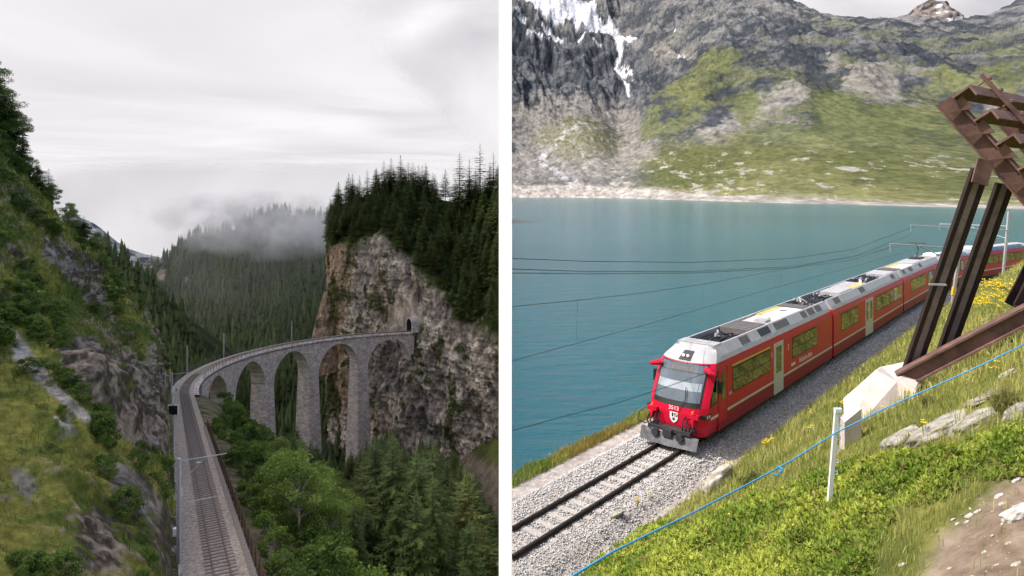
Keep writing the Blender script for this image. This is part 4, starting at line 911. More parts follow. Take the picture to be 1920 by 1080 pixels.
def flower_plant(px, py, n_, r, label, h=.28, mt='flower', hs=.022):
    b = bank_pt(px, py); e = empty('flower_plant', tuple(b), label=label, cat='flower', group='yellow flowers on the grass slope'); st = MB(); hd = []
    sc = max(1, b[1]/14)
    for k in range(n_):
        a = random.uniform(0, 6.28); q = r*random.random()**.5; x, y = q*math.cos(a), q*math.sin(a); hh = h*random.uniform(.7, 1.15)
        st.tube([(x*.5, y*.5, -.03), (x, y, hh)], .004*sc, 3, False); hd.append((x, y, hh))
    st.build('stems', mat_stem, e)['kind'] = 'stuff'; m_ = MB()
    for x, y, z in hd:
        for k in range(5):
            a = k*1.257+x*50; s_ = hs*sc*random.uniform(.7, 1.2); c, q = math.cos(a), math.sin(a)
            m_.add([(x, y, z), (x+c*s_-q*s_*.5, y+q*s_+c*s_*.5, z+s_*.5), (x+c*s_*1.5, y+q*s_*1.5, z+s_*.9), (x+c*s_+q*s_*.5, y+q*s_-c*s_*.5, z+s_*.5)], [(0,1,2,3)])
    m_.build('flower_heads', M[mt], e)['kind'] = 'stuff'
mat_stem = mat('stems', (.12, .18, .04), rough=.7, var=0)
for px, py, k, r in [(1437, 842, 14, .16), (1582, 770, 12, .14), (1598, 762, 14, .15), (1694, 760, 12, .14), (1660, 790, 5, .1), (1620, 800, 6, .12), (1806, 688, 12, .2), (1822, 682, 10, .16), (1790, 692, 6, .12), (1862, 714, 6, .08), (1715, 735, 8, .12), (1735, 832, 3, .08), (1196, 950, 6, .05), (1218, 938, 4, .05), (1365, 882, 6, .06), (1370, 1000, 3, .06), (1445, 838, 6, .08), (1520, 815, 3, .1)]:
    flower_plant(px, py, k, r, 'cluster of small yellow flowers in the grass near the blue rope')
for k in range(26):
    px, py = random.uniform(1838, 1925), random.uniform(528, 596); py = max(py, 520+(1925-px)*.35)
    flower_plant(px, py, 14, .9, 'patch of yellow flowers on the upper slope beyond the steel struts', .3, hs=.03)

# ------------------------------------------------------------------ gorge: hill, railway terrace, valley
tL = np.array((-.459, .8884)); mL = np.array((-.8884, -.459)); A0 = np.array((-18.2, 42.0))
ZT0, GR = -24.2, .163
def lt(s, v): s = np.asarray(s, float)[..., None]; v = np.asarray(v, float)[..., None]; return A0+tL*s+mL*v
def ztr(s): return ZT0-GR*np.asarray(s, float)
SEND = 109.0
RV = 97.0; ALPHA0 = math.atan2(tL[0], tL[1])
PA = A0+tL*SEND; OC = PA+RV*np.array((math.cos(ALPHA0), -math.sin(ALPHA0)))
ZA = float(ztr(SEND)); LV = 137.0; ZB = -54.5
def via(s, off=0.0):
    """viaduct centre line: arc length s, offset to the right (inside of the curve)"""
    s = np.asarray(s, float); a = ALPHA0+s/RV; r = RV-np.asarray(off, float)
    return np.stack([OC[0]-r*np.cos(a), OC[1]+r*np.sin(a)], -1)
def zvia(s): s = np.asarray(s, float); return ZA+(ZB-ZA)*(s/LV)-GR*0*s
def via_head(s): a = ALPHA0+s/RV; return np.array((math.sin(a), math.cos(a)))
# valley floor and embankment
def gorge_z(x, y):
    q = np.stack([x, y], -1)-A0; s = q@tL; v = q@mL
    r = np.hypot(np.clip(-v-2.3, 0, None), 1.25*np.clip(s-SEND-1, 0, None))
    z = ztr(np.clip(s, -60, SEND))-.7-np.interp(r, [0, 2, 6, 20, 60, 120], [0, .8, 4.2, 17, 46, 76])
    Q = np.stack([x, y, np.zeros_like(x)], -1); z = np.maximum(z, -116.0+.0*x)
    # rise towards the far cliff on the right and scree slope
    z = np.maximum(z, -116+np.clip((y-150)*.5, 0, 30)*np.clip(1-(-x-6)/34, 0, 1))
    am = sstep(0, 8, r)
    return z+am*(2.2*fbm(Q/18, 4)+.5*fbm(Q/4, 3))
xs = np.linspace(-190, -.4, 200); ys = np.concatenate([np.linspace(14, 150, 170), np.linspace(152, 420, 120)]); X, Y = np.meshgrid(xs, ys)
Z = gorge_z(X, Y); Q = np.stack([X, Y, Z], -1); n1 = fbm(Q/9, 5); n2 = fbm(Q/2.2, 4); bx, by = proj(Q)
C = mixc((.045, .07, .018), (.14, .16, .04), sstep(-.5, .5, n1+.4*n2)); q_ = np.stack([X, Y], -1)-A0; s_ = q_@tL; v_ = q_@mL
br = sstep(-14, -4, v_)*sstep(60, 80, s_)*sstep(SEND+22, SEND, s_); C = mixc(C, mixc((.13, .10, .075), (.24, .19, .15), sstep(-.4, .4, n2)), br*sstep(-.4, .3, n2+.2)*.8)
C = mixc(C, mixc((.10, .09, .06), (.22, .18, .14), sstep(-.3, .4, n2)), sstep(-6.5, -4, v_)*sstep(60, 50, s_)*.7)
scr = sstep(-10, 10, inpoly(bx+10*n1, by+10*n1, [(862, 838), (940, 880), (960, 1000), (880, 1010), (855, 930)])); C = mixc(C, mixc((.15, .12, .085), (.26, .22, .165), sstep(-.4, .4, n2)), scr)
tag(obj('valley', mesh('valley', Q.reshape(-1, 3), grid_faces(*X.shape), cols=C.reshape(-1, 3), smooth=True), M['hill']), kind='structure')
# hill on the left of the line
HV = np.array([0, 2.9, 3.7, 8.1, 15.2, 22.4, 31.6, 45, 70, 110]); HH = np.array([-.4, 1.0, 8.0, 19.0, 29.5, 40.0, 57.0, 70, 80, 88])
def hill_pt(s, v):
    k = np.clip(.37+.0055*s, .18, 1.0)*(1-.0*s)
    nose = np.where(s > SEND-2, np.clip(1-((s-SEND+2)/26.0)**2, -2, 1), 1)
    h = np.interp(v, HV, HH)*k
    # nearer rocky spur that hides the toe of the slope
    sp = np.exp(-((s-12-.9*v)/15)**2)*sstep(2.5, 9, v)*5.5; h = h+sp
    gu = np.exp(-((s-62-.5*v)/13)**2)*sstep(3, 12, v)*7.0; h = h-gu
    z = np.minimum(ztr(np.minimum(s, SEND))+h, 200)
    z = np.where(s > SEND-2, ztr(SEND)+(h+70)*nose-70, z)
    p = lt(s, v); return np.stack([p[..., 0], p[..., 1], z], -1)
ss = np.concatenate([np.linspace(-70, -26, 30), np.linspace(-25, 40, 430), np.linspace(40.2, 136, 420)]); vs_ = np.concatenate([np.linspace(2.5, 34, 330), np.linspace(34.6, 110, 50)])
S, Vv = np.meshgrid(ss, vs_); B = hill_pt(S, Vv)
dis = 1.7*fbm(B/11, 5, .55)+(ridged(B/np.array((8, 8, 14)), 6, .6)-.5)*3.0
am = sstep(2.4, 5, Vv)*np.clip(B[..., 1]/70, .35, 1.1)
Nn = np.array((.70, .36, .62)); B = B+(dis*am)[..., None]*Nn
# steps: rock faces where the relief is high
bx, by = proj(B); n1 = fbm(B/7, 5, .55); n2 = fbm(B/1.5, 5, .68); n3 = fbm(B/22, 3)
def pz(pts, soft=7): return sstep(-soft, soft, inpoly(bx+30*n1+26*n2, by+30*n1+26*n2, pts))
grass = mixc((.12, .16, .034), (.31, .295, .07), sstep(-.35, .35, n1+.7*n2)); grass = mixc(grass, (.24, .18, .07), sstep(.2, .6, n2-.3*n1)*.5)
dark = mixc((.075, .06, .046), (.37, .305, .24), sstep(-.15, .4, n2+.5*n1)); pale = mixc((.36, .31, .27), (.66, .59, .53), sstep(-.4, .4, n2))
rk = np.maximum.reduce([pz(p) for p in ([(115,640),(160,620),(245,660),(300,700),(325,760),(325,860),(245,850),(170,760),(110,690)], [(80,440),(130,460),(190,490),(200,540),(215,600),(185,590),(130,530),(85,480)], [(0,440),(45,470),(60,500),(20,490)],
    [(285,600),(318,640),(328,700),(318,760),(290,700)], [(205,880),(260,880),(335,980),(345,1080),(310,1080),(230,960)], [(150,960),(200,930),(240,1000),(230,1080),(150,1080),(135,1010)], [(0,540),(30,560),(40,600),(0,590)])])
vein = sstep(.0, .12, n2*.8+n3*.7-.12)*.8
C = mixc(grass, dark, np.clip(np.maximum(rk*sstep(-.22, .0, n2+.6*n1+.22), vein*sstep(.0, .3, dis)), 0, 1))
wr = np.maximum.reduce([pz(p, 6) for p in ([(10,600),(45,640),(75,680),(120,735),(160,770),(190,802),(165,800),(120,760),(70,715),(40,690)], [(98,800),(130,780),(140,810),(110,820)])]); C = mixc(C, pale, wr*sstep(-.7, -.2, n2))
wr2 = np.maximum.reduce([pz(p, 8) for p in ([(225,870),(262,895),(300,950),(280,985),(240,930)], [(92,475),(120,478),(150,500),(120,505)], [(40, 880), (70, 900), (60, 940), (30, 920)])]); C = mixc(C, mixc((.19, .17, .15), (.40, .36, .32), sstep(-.4, .4, n2)), wr2*sstep(-.5, .1, n2+.2)*.85)
tag(obj('hillside', mesh('hillside', B.reshape(-1, 3), grid_faces(*S.shape), cols=C.reshape(-1, 3), smooth=False), M['hill']), kind='structure')
HB, HC, HR = B, (bx, by), np.maximum(rk, np.maximum(wr, wr2))
# grass tufts on the hill
ii = rng.integers(0, B.shape[0], 90000); jj = rng.integers(30, B.shape[1], 90000); ok = (HR[ii, jj] < .35) & (bx[ii, jj] < 345) & (B[ii, jj, 1] > 14) & (bx[ii, jj] > -60); ii, jj = ii[ok], jj[ok]
pts = B[ii, jj]+rng.normal(0, .12, (len(ii), 3)); d = pts[:, 1]; n = len(pts); gc = C[ii, jj]*rng.uniform(.45, 1.6, n)[:, None]*np.array((1.05, 1.15, .9)); gc = mixc(gc, (.14, .20, .04), (rng.uniform(0, 1, n) < .5)*.7)
o = blades('hill_grass', pts, rng.uniform(.2, .65, n)*np.clip(d/60, .55, 1.6), .03*np.clip(d/50, .5, 2.2)*rng.uniform(.6, 1.2, n), gc, .6); tag(o, 'rough grass and herbs on the steep hillside', 'grass', kind='stuff')

# ------------------------------------------------------------------ railway on the terrace and over the viaduct
def rail_path(s, off):
    """s<=SEND straight (off to the right), beyond it along the viaduct"""
    if s <= SEND: p = lt(s, -off); return (p[0], p[1], float(ztr(s)))
    p = via(s-SEND, off); return (p[0], p[1], float(zvia(s-SEND)))
ltrack = empty('mountain_track', rail_path(20, 0), label='curving single track on brown ballast leading onto the stone viaduct', cat='track')
lpos = np.concatenate([np.arange(-36, SEND, 4), SEND+np.arange(0, 142, 3.0)])
def ribbon(name, o0, o1, dz0, dz1, mt, par, rng_=lpos, cols=None):
    V = [];
    for s in rng_:
        for o_, dz in ((o0, dz0), (o1, dz1)):
            p = rail_path(s, o_); V.append((p[0], p[1], p[2]+dz))
    n = len(rng_); Fc = [(2*i, 2*i+1, 2*i+3, 2*i+2) for i in range(n-1)]
    return local(obj(name, mesh(name, V, Fc), M[mt], par))
ribbon('ballast_bed', -2.35, 1.75, -.15, -.15, 'ballast_far', ltrack); 
for g in (-.5, .5):
    V = []; pr = [(-.05, -.15), (.05, -.15), (.04, .0), (-.04, .0)]
    for s in lpos:
        p0 = rail_path(s, g)
        for a_, z_ in pr: p = rail_path(s, g+a_); V.append((p[0], p[1], p[2]+z_))
    n = len(lpos); Fc = [(4*i+k, 4*i+(k+1) % 4, 4*i+4+(k+1) % 4, 4*i+4+k) for i in range(n-1) for k in range(4)]
    local(obj('rail', mesh('rail', V, Fc), M['rail_rust'], ltrack))
b_ = MB(); b_.box(-.95, .95, -.13, .13, -.12, 0); slm = b_.mesh('sleeper')
for s in np.arange(-10, SEND+26, .68):
    p = rail_path(s, 0); q = rail_path(s+.5, 0); o = local(obj('sleeper', slm, M['sleeper'], ltrack)); o.location = (p[0], p[1], p[2]-.09)
    o.rotation_euler = (math.atan2(q[2]-p[2], .5), 0, math.atan2(q[1]-p[1], q[0]-p[0])-math.pi/2)
b_ = MB(); b_.box(-.25, .25, -.16, .16, -.05, .03); o = local(b_.build('track_magnet', M['doorgrey'], ltrack)); o.location = (*rail_path(36.5, 0)[:2], rail_path(36.5, 0)[2]-.03)
# rusty fence on the right of the line
fe = empty('rusty_fence', rail_path(20, 3.35), label='rusty brown wire mesh fence along the right side of the curving track', cat='fence')
fpos = np.arange(-12, 62, 2.2)
b_ = MB(); b_.box(-.045, .045, -.045, .045, -.3, .95); fpm = b_.mesh('post')
for s in fpos: o = local(obj('post', fpm, M['rustfence'], fe)); o.location = rail_path(s, 2.05)
for h_ in (.1, .3, .5, .7, .9):
    b_ = MB(); b_.tube([Vector(rail_path(s, 2.05))+Vector((0, 0, h_)) for s in fpos], .014, 4); local(b_.build('rail_wire', M['rustfence'], fe))
for a_, c_ in zip(fpos[:-1], fpos[1:]):
    b_ = MB()
    for k in range(1, 9):
        p = Vector(rail_path(a_+(c_-a_)*k/9, 2.05)); b_.tube([p, p+Vector((0, 0, .9))], .009, 3, False)
    local(b_.build('mesh_panel', M['rustfence'], fe))
wl = empty('edge_wall', rail_path(0, 3.0), label='dark stone edging blocks below the rusty fence', cat='wall')
b_ = MB(); b_.box(-.2, .2, -.62, .62, -1.4, .04); ebm = b_.mesh('block')
for s in np.arange(-12, 62, 1.28):
    o = local(obj('block', ebm, M['sleeper'], wl)); p = rail_path(s, 1.72); o.location = (p[0], p[1], p[2]-.13); o.rotation_euler = (0, 0, math.atan2(tL[1], tL[0])-math.pi/2)
# stone kerb and cable trough on the left
wl = empty('toe_wall', rail_path(0, -2.8), label='low pale stone wall between the ballast and the rock face', cat='wall')
b_ = MB(); b_.box(-.22, .22, -.6, .6, -.6, .32); ebm = b_.mesh('block')
for s in np.arange(-12, 60, 1.25):
    o = local(obj('block', ebm, M['concrete'], wl)); p = rail_path(s, -2.55); o.location = (p[0]+.1*math.sin(s*3), p[1], p[2]-.2+.08*math.sin(s*5)); o.rotation_euler = (0, 0, math.atan2(tL[1], tL[0])-math.pi/2+.05*math.sin(s*7))
# masts on the left line
def lmast(s, off, h, label, arms, extra=None):
    p = rail_path(s, off); e = empty('catenary_mast', p, label=label, cat='mast'); b_ = MB(); b_.box(-.11, .11, -.11, .11, -.4, h); b_.build('pole', M['galv'], e)
    for z0, ln, z1 in arms:
        d_ = np.array((-mL[0], -mL[1]))*ln; b_ = MB(); b_.tube([(0, 0, z0), (d_[0], d_[1], z1)], .035, 6); b_.build('bracket_arm', M['galv'], e)
        b_ = MB(); b_.tube([(0, 0, z0-1.6), (d_[0]*.55, d_[1]*.55, (z0+z1)/2)], .022, 5); b_.build('stay', M['galv'], e)
    return e
def s_at(px, py):
    d = np.linspace(30, 160, 3000); s = (d-A0[1])/tL[1]; return d
e = lmast(3.5, -2.45, 7.2, 'grey catenary mast with a long bracket arm over the sleepers', [(7.0, 2.9, 7.0), (4.2, 2.3, 4.2)])
b_ = MB(); b_.box(-.35, -.1, -.12, .12, 2.1, 2.6); b_.build('junction_box', M['whitepaint'], e)
e = lmast(63, -2.6, 8.2, 'grey catenary mast with lamp and bracket arm beside the rock wall', [(8.0, 4.6, 8.0), (6.2, 2.2, 6.2)])
b_ = MB(); b_.box(-1.1, -.12, -.05, .05, 7.75, 7.85); b_.box(-1.0, -.9, -.05, .05, 6.0, 7.8); b_.box(-1.25, -.85, -.12, .12, 7.9, 8.2); b_.build('lamp_bracket', M['galv'], e)
p = rail_path(44, -2.5); sgn = empty('signal', p, label='square black signal board with white rim on a post beside the ballast', cat='signal')
b_ = MB(); b_.box(-.07, .07, -.07, .07, -.3, 6.0); b_.build('post', M['galv'], sgn); b_ = MB(); b_.box(-.62, .62, -.06, .06, 4.6, 5.85); bd = b_.build('board', M['whitepaint'], sgn)
b_ = MB(); b_.box(-.52, .52, -.08, -.062, 4.7, 5.75); b_.build('face', M['black'], bd)
for x, z in ((-.25, 5.45), (.25, 5.45), (-.25, 5.0)):
    b_ = MB(); b_.tube([(x, -.085, z), (x, -.11, z)], .11, 10); b_.build('lens', M['equip'], bd)
b_ = MB(); b_.prism([(-.25, 7.6), (.25, 7.6), (0, 8.1)], 1, -.05, .05); b_.box(-.2, .2, -.05, .05, 7.2, 7.6); b_.tube([(0, 0, 5.9), (0, 0, 7.3)], .04, 5); b_.build('triangle_marker', M['whitepaint'], sgn)
# platform with railing and steps
p = rail_path(24, -2.9); pf = empty('service_platform', p, label='small service platform with pale handrail beside the ballast', cat='platform'); ang = math.atan2(tL[1], tL[0])-math.pi/2; pf.rotation_euler = (0, 0, ang)
b_ = MB(); b_.box(-.4, 1.1, -1.0, 1.0, -.3, .05); b_.build('deck', M['concrete'], pf)
for x, y in ((-.9, -3), (-.9, -1), (-.9, 1), (-.9, 2.6), (.2, -3.4)):
    b_ = MB(); b_.box(x-.05, x+.05, y-.05, y+.05, -.4, 1.3); b_.build('post', M['cream'], pf)
for z in (.65, 1.25):
    b_ = MB(); b_.tube([(-.9, 2.6, z), (-.9, -3, z), (.2, -3.4, z-.1), (.9, -4.4, z-.7)], .05, 5); b_.build('handrail', M['cream'], pf)
b_ = MB(); b_.box(-.93, -.87, -.9, 2.5, .2, 1.2); b_.build('panel', M['doorgrey'], pf)

# ------------------------------------------------------------------ stone viaduct
vd = empty('viaduct', (*PA, ZA), label='curved grey stone railway viaduct with tall tapering piers and round arches', cat='viaduct')
HWV = 2.35
sg_ = np.linspace(0, LV, 1400); pxy = proj(np.concatenate([via(sg_, HWV), (zvia(sg_)-12)[:, None]], 1))[0]
def s_px(px): return float(np.interp(px, pxy, sg_)) if pxy[-1] > pxy[0] else None
pier_px = [382, 434, 505, 588, 680, 772]
pier_s = [s_px(q) for q in pier_px]; print('pier s', [round(q, 1) for q in pier_s])
def pier_half(i): return 2.3 if i < 5 else 1.0
def vpt(s, off, z): p = via(s, off); return (float(p[0])-PA[0], float(p[1])-PA[1], float(z)-ZA)
edges = []
for i in range(5): edges.append((pier_s[i]+pier_half(i), pier_s[i+1]-pier_half(i+1)))
for i, (a, c) in enumerate(edges):
    r = (c-a)/2; sc = (a+c)/2; ns_ = 31; sv = sc-r*np.cos(np.linspace(0, math.pi, ns_)); V = []; UV = []
    for s in sv:
        zd = float(zvia(s)); rz = r*1.0; spring = float(zvia(sc))-2.3-rz
        zi = spring+rz*math.sqrt(max(0, 1-((s-sc)/r)**2)); zi = min(zi, zd-1.2)
        for off in (-HWV, HWV):
            V += [vpt(s, off, zd-.75), vpt(s, off, zi)]; UV += [(s, zd), (s, zi)]
    Fc = []
    for k in range(ns_-1):
        b0, b1 = 4*k, 4*k+4
        Fc += [(b0, b1, b1+1, b0+1), (b0+2, b0+3, b1+3, b1+2), (b0+1, b1+1, b1+3, b0+3), (b0, b0+2, b1+2, b1)]
    obj('arch', mesh('arch', V, Fc, uv=UV), M['stone'], vd)
    # ring of voussoirs slightly proud of the wall
    V = []; UV = []
    for k, s in enumerate(sv):
        zd = float(zvia(s)); spring = float(zvia(sc))-2.3-r; ang_ = math.pi*(1-k/(ns_-1))
        for rr in (r, r+.75):
            s2 = sc+rr*math.cos(ang_); z2 = spring+rr*math.sin(ang_); V.append(vpt(s2, HWV+.07, min(z2, float(zvia(s2))-1.0))); UV.append((k*1.1, rr))
    obj('arch_ring', mesh('arch_ring', V, [(2*k, 2*k+2, 2*k+3, 2*k+1) for k in range(ns_-1)], uv=UV), M['stone'], vd)
for i, s in enumerate(pier_s):
    zt = float(zvia(s))-.75; g = via(s, 0); gz = float(gorge_z(np.array([g[0]]), np.array([g[1]]))[0])-4; gz = min(gz, zt-9) if i < 5 else zt-8
    hl = pier_half(i); V = []; UV = []; lv = [0, 9.5, 9.6, 22, 36, 60, 90]; lv = [q for q in lv if q < zt-gz]+[zt-gz]
    for q in lv:
        bt = max(0, q-9.5)*.022; bw = max(0, q-9.5)*.035; a = hl+bt; w = HWV+.02+bw
        for ds, of in ((-a, -w), (a, -w), (a, w), (-a, w)): V.append(vpt(s+ds, of, zt-q))
    n = len(lv); Vn = []; UV = []; Fc = []
    for k in range(n-1):
        for e_ in range(4):
            i0, i1 = 4*k+e_, 4*k+(e_+1) % 4; b = len(Vn); Vn += [V[i0], V[i1], V[i1+4], V[i0+4]]
            ln = math.dist(V[i0], V[i1]); UV += [(e_*7, -lv[k]), (e_*7+ln, -lv[k]), (e_*7+ln, -lv[k+1]), (e_*7, -lv[k+1])]; Fc.append((b, b+3, b+2, b+1))
    obj('pier', mesh('pier', Vn, Fc, uv=UV), M['stone'], vd)
def vstrip(nm, prof, s0_, s1_, mt, step=2.0):
    sv = np.arange(s0_, s1_+.01, step); V = []; UV = []
    for s in sv:
        for o_, z_ in prof: V.append(vpt(s, o_, float(zvia(s))+z_)); UV.append((s, z_+o_))
    n = len(prof); Fc = [(i*n+k, (i+1)*n+k, (i+1)*n+(k+1) % n, i*n+(k+1) % n) for i in range(len(sv)-1) for k in range(n)]
    return obj(nm, mesh(nm, V, Fc, uv=UV), M[mt], vd)
vstrip('cornice', [(HWV-.1, -.78), (HWV+.42, -.70), (HWV+.42, -.30), (HWV+.1, -.24), (HWV-.1, -.3)], -2, LV, 'stone')
vstrip('cornice', [(-HWV+.1, -.78), (-HWV+.1, -.3), (-HWV-.1, -.24), (-HWV-.42, -.30), (-HWV-.42, -.70)], -2, LV, 'stone')
vstrip('deck_slab', [(-HWV+.1, -.72), (HWV-.1, -.72), (HWV-.1, -.2), (-HWV+.1, -.2)], -2, LV, 'stone')
b_ = MB(); b_.box(-.15, .15, -.25, .25, -.35, 0); cm = b_.mesh('corbel')
for s in np.arange(4, LV, 1.3):
    o = obj('corbel', cm, M['sleeper'], vd, vpt(s, HWV+.28, float(zvia(s))-.72)); h_ = via_head(s); o.rotation_euler = (0, 0, -math.atan2(h_[0], h_[1]))
b_ = MB(); b_.box(-.04, .04, -.04, .04, -.3, 1.1); rpm = b_.mesh('railing_post')
for of in (-HWV-.25, HWV+.2):
    for s in np.arange(-8 if of < 0 else 20, LV-1, 2.6): obj('railing_post', rpm, M['greenrail'], vd, vpt(s, of, float(zvia(s))))
    for h_ in (.4, .75, 1.1):
        b_ = MB(); b_.tube([vpt(s, of, float(zvia(s))+h_) for s in np.arange(-8 if of < 0 else 20, LV-1, 2.6)], .025, 4); b_.build('railing_bar', M['greenrail'], vd)
for s, lab, yel in ((6, 'grey mast with yellow band at the start of the viaduct', True), (28, 'slim grey mast on the outer side of the viaduct curve near its start', False), (52, 'slim grey mast standing on the outer edge at the middle of the viaduct', False), (86, 'slim grey mast on the viaduct nearest the tunnel', False)):
    p = via(s, -HWV-.6); e = empty('viaduct_mast', (p[0], p[1], float(zvia(s))), label=lab, cat='mast'); b_ = MB(); b_.box(-.13, .13, -.13, .13, -.8, 6.6); b_.build('pole', M['galv'], e)
    if yel:
        b_ = MB(); b_.box(-.2, .2, -.2, .2, 3.6, 4.8); b_.build('yellow_band', M['yellow'], e); b_ = MB(); b_.tube([(-4.2, 0, 4.4), (0, 0, 4.6)], .05, 5); b_.tube([(-4.2, 0, 3.2), (0, 0, 4.3)], .04, 5); b_.build('bracket_arm', M['galv'], e)

# ------------------------------------------------------------------ cliff with the tunnel
CS = np.array([ # px, depth, cliff top row, ridge row, ridge setback
 [628, 395, 470, 420, 30], [616, 330, 462, 415, 50], [618, 296, 462, 408, 55], [640, 286, 458, 390, 60], [670, 279, 455, 372, 60], [700, 273, 452, 362, 62], [722, 269, 446, 358, 62],
 [750, 263, 470, 352, 66], [770, 259, 488, 352, 66], [800, 253, 520, 360, 70], [830, 247, 556, 375, 70], [855, 241, 596, 380, 74], [880, 236, 618, 368, 80], [910, 230, 632, 356, 86], [935, 226, 640, 352, 90], [951, 223, 645, 350, 92]], float)
nq = 420; qi = np.linspace(0, len(CS)-1, nq); CSI = np.stack([np.interp(qi, np.arange(len(CS)), CS[:, k]) for k in range(5)], -1)
rt = np.concatenate([np.linspace(0, 1, 300, endpoint=False), np.linspace(1, 2, 90, endpoint=False), np.linspace(2, 3, 20)])
PX = np.broadcast_to(CSI[:, 0], (len(rt), nq)); D0 = CSI[:, 1]
zb = np.full(nq, -118.0); zc = (HZ-CSI[:, 2])/F0*(D0+9); zr = (HZ-CSI[:, 3])/F0*(D0+CSI[:, 4])
D = np.zeros((len(rt), nq)); Z = np.zeros_like(D)
for i, t in enumerate(rt):
    if t < 1: D[i] = D0+9*t; Z[i] = zb+(zc-zb)*t
    elif t < 2: f_ = t-1; D[i] = D0+9+(CSI[:, 4]-9)*f_; Z[i] = zc+(zr-zc)*f_**.85
    else: f_ = t-2; D[i] = D0+CSI[:, 4]+90*f_; Z[i] = zr-30*f_
X = (PX-960)/F0*(D*0+D0)*1.0; X = X+(PX-960)/F0*(D-D0)
B = np.stack([X, D, Z], -1); T = np.broadcast_to(rt[:, None], D.shape)
n1 = fbm(B/np.array((16, 16, 26)), 5, .55); n2 = fbm(B/np.array((4.0, 4.0, 5.5)), 6, .68); rg = ridged(B/np.array((9, 9, 22)), 5, .55); n3 = fbm(B/38, 3)
am = np.interp(T, [0, .9, 1.1, 2, 3], [1, 1, .7, .6, .6]); pdist = np.hypot((PX-756)/40, (HZ-Z/np.maximum(D, 1)*F0-605)/45); am = am*sstep(.5, 1.3, pdist)
strat = ridged(B/np.array((30, 30, 5))+np.array((.3, .1, 0))*n1[..., None], 4, .6)
B = B+(am*(3.6*n1+2.0*(rg-.5)*2+1.7*n2+1.6*(strat-.5)))[..., None]*np.array((-.35, -.93, .12))
B[..., 0] = np.minimum(B[..., 0], -.0085*B[..., 1])
bx, by = proj(B); jx, jy = bx+12*n1+5*n2, by+12*n1+5*n2
rock_g = mixc((.36, .31, .26), (.74, .64, .53), sstep(-.25, .3, n2+.5*n1)); rock_o = mixc((.42, .29, .19), (.64, .46, .32), sstep(-.4, .4, n2)); rock_d = mixc((.065, .065, .072), (.18, .172, .17), sstep(-.3, .5, n2))
C = rock_g; C = mixc(C, rock_o, sstep(-10, 14, inpoly(jx, jy, [(570,560),(612,440),(668,450),(665,530),(650,620),(680,800),(615,760),(620,640),(570,625)]))*.9); C = mixc(C, rock_o, sstep(.1, .6, n3+.3*n1)*.35)
strk = fbm(np.stack([B[..., 0]/3.2, B[..., 1]/3.2, B[..., 2]/30], -1), 5, .6); band = fbm(np.stack([(B[..., 0]*.7+B[..., 2]*.7)/5, B[..., 1]/9, (B[..., 2]*.7-B[..., 0]*.7)/22], -1), 4, .6)
wetm = np.clip(sstep(.08, .22, strk+.25*n2)*sstep(690, 560, by)*sstep(645, 680, bx)+sstep(.08, .24, band+.3*n2)*sstep(620, 700, by), 0, 1); C = mixc(C, rock_d, wetm*.5)
C = mixc(C, rock_d*.7, sstep(-12, 12, inpoly(jx, jy, [(690,640),(760,640),(745,680),(790,700),(720,760),(690,800)]))*.5)
ledge = sstep(.24, .32, n1+.6*n2-.10); C = mixc(C, mixc((.03, .045, .012), (.085, .095, .022), sstep(-.4, .4, n2)), ledge*.9)
forest = mixc((.03, .048, .014), (.10, .12, .03), sstep(-.4, .5, n2+.3*n1)); C = mixc(C, forest, sstep(.94, 1.04, T+.06*n1+.02*n2)*(1-.5*sstep(.3, .6, n2)*sstep(1.25, 1.05, T)))
pale = sstep(-8, 10, inpoly(jx, jy, [(690,445),(722,440),(728,470),(700,475)])); C = mixc(C, rock_g*1.1, pale*.9)
tag(obj('cliff', mesh('cliff', B.reshape(-1, 3), grid_faces(*D.shape), cols=C.reshape(-1, 3), smooth=False), M['cliff']), kind='structure')
CB, CT = B, T
# small rock buttress left of the cliff
def crag(name, px0, px1, ytop, ybot, d, c0, c1, seed, label=None):
    nu, nv = 60, 60; u = np.linspace(0, 1, nu); v = np.linspace(0, 1, nv); U_, V_ = np.meshgrid(u, v)
    cx = (px0+px1)/2; w = (px1-px0)/2; th = (U_-.5)*math.pi*1.15; rad = (w/F0*d)*(1-.72*V_**1.3)
    X = (cx-960)/F0*d+np.sin(th)*rad; Y = d+6-np.cos(th)*rad*1.2+8*V_; Z = (HZ-ybot)/F0*d+V_*((ybot-ytop)/F0*d); B = np.stack([X, Y, Z], -1)
    q = fbm(B/6+seed, 5, .6); B = B+(2.0*q)[..., None]*np.array((.2, -.8, .5)); q2 = fbm(B/1.8+seed, 4, .6); C = mixc(c0, c1, sstep(-.4, .4, q2+.3*q)); C = mixc(C, (.05, .06, .02), sstep(.25, .5, q-.3*q2)*.8)
    o = obj(name, mesh(name, B.reshape(-1, 3), grid_faces(nv, nu), cols=C.reshape(-1, 3), smooth=True), M['cliff']); return tag(o, kind='structure')
crag('crag', 566, 632, 556, 700, 288, (.22, .155, .10), (.42, .32, .22), 3)
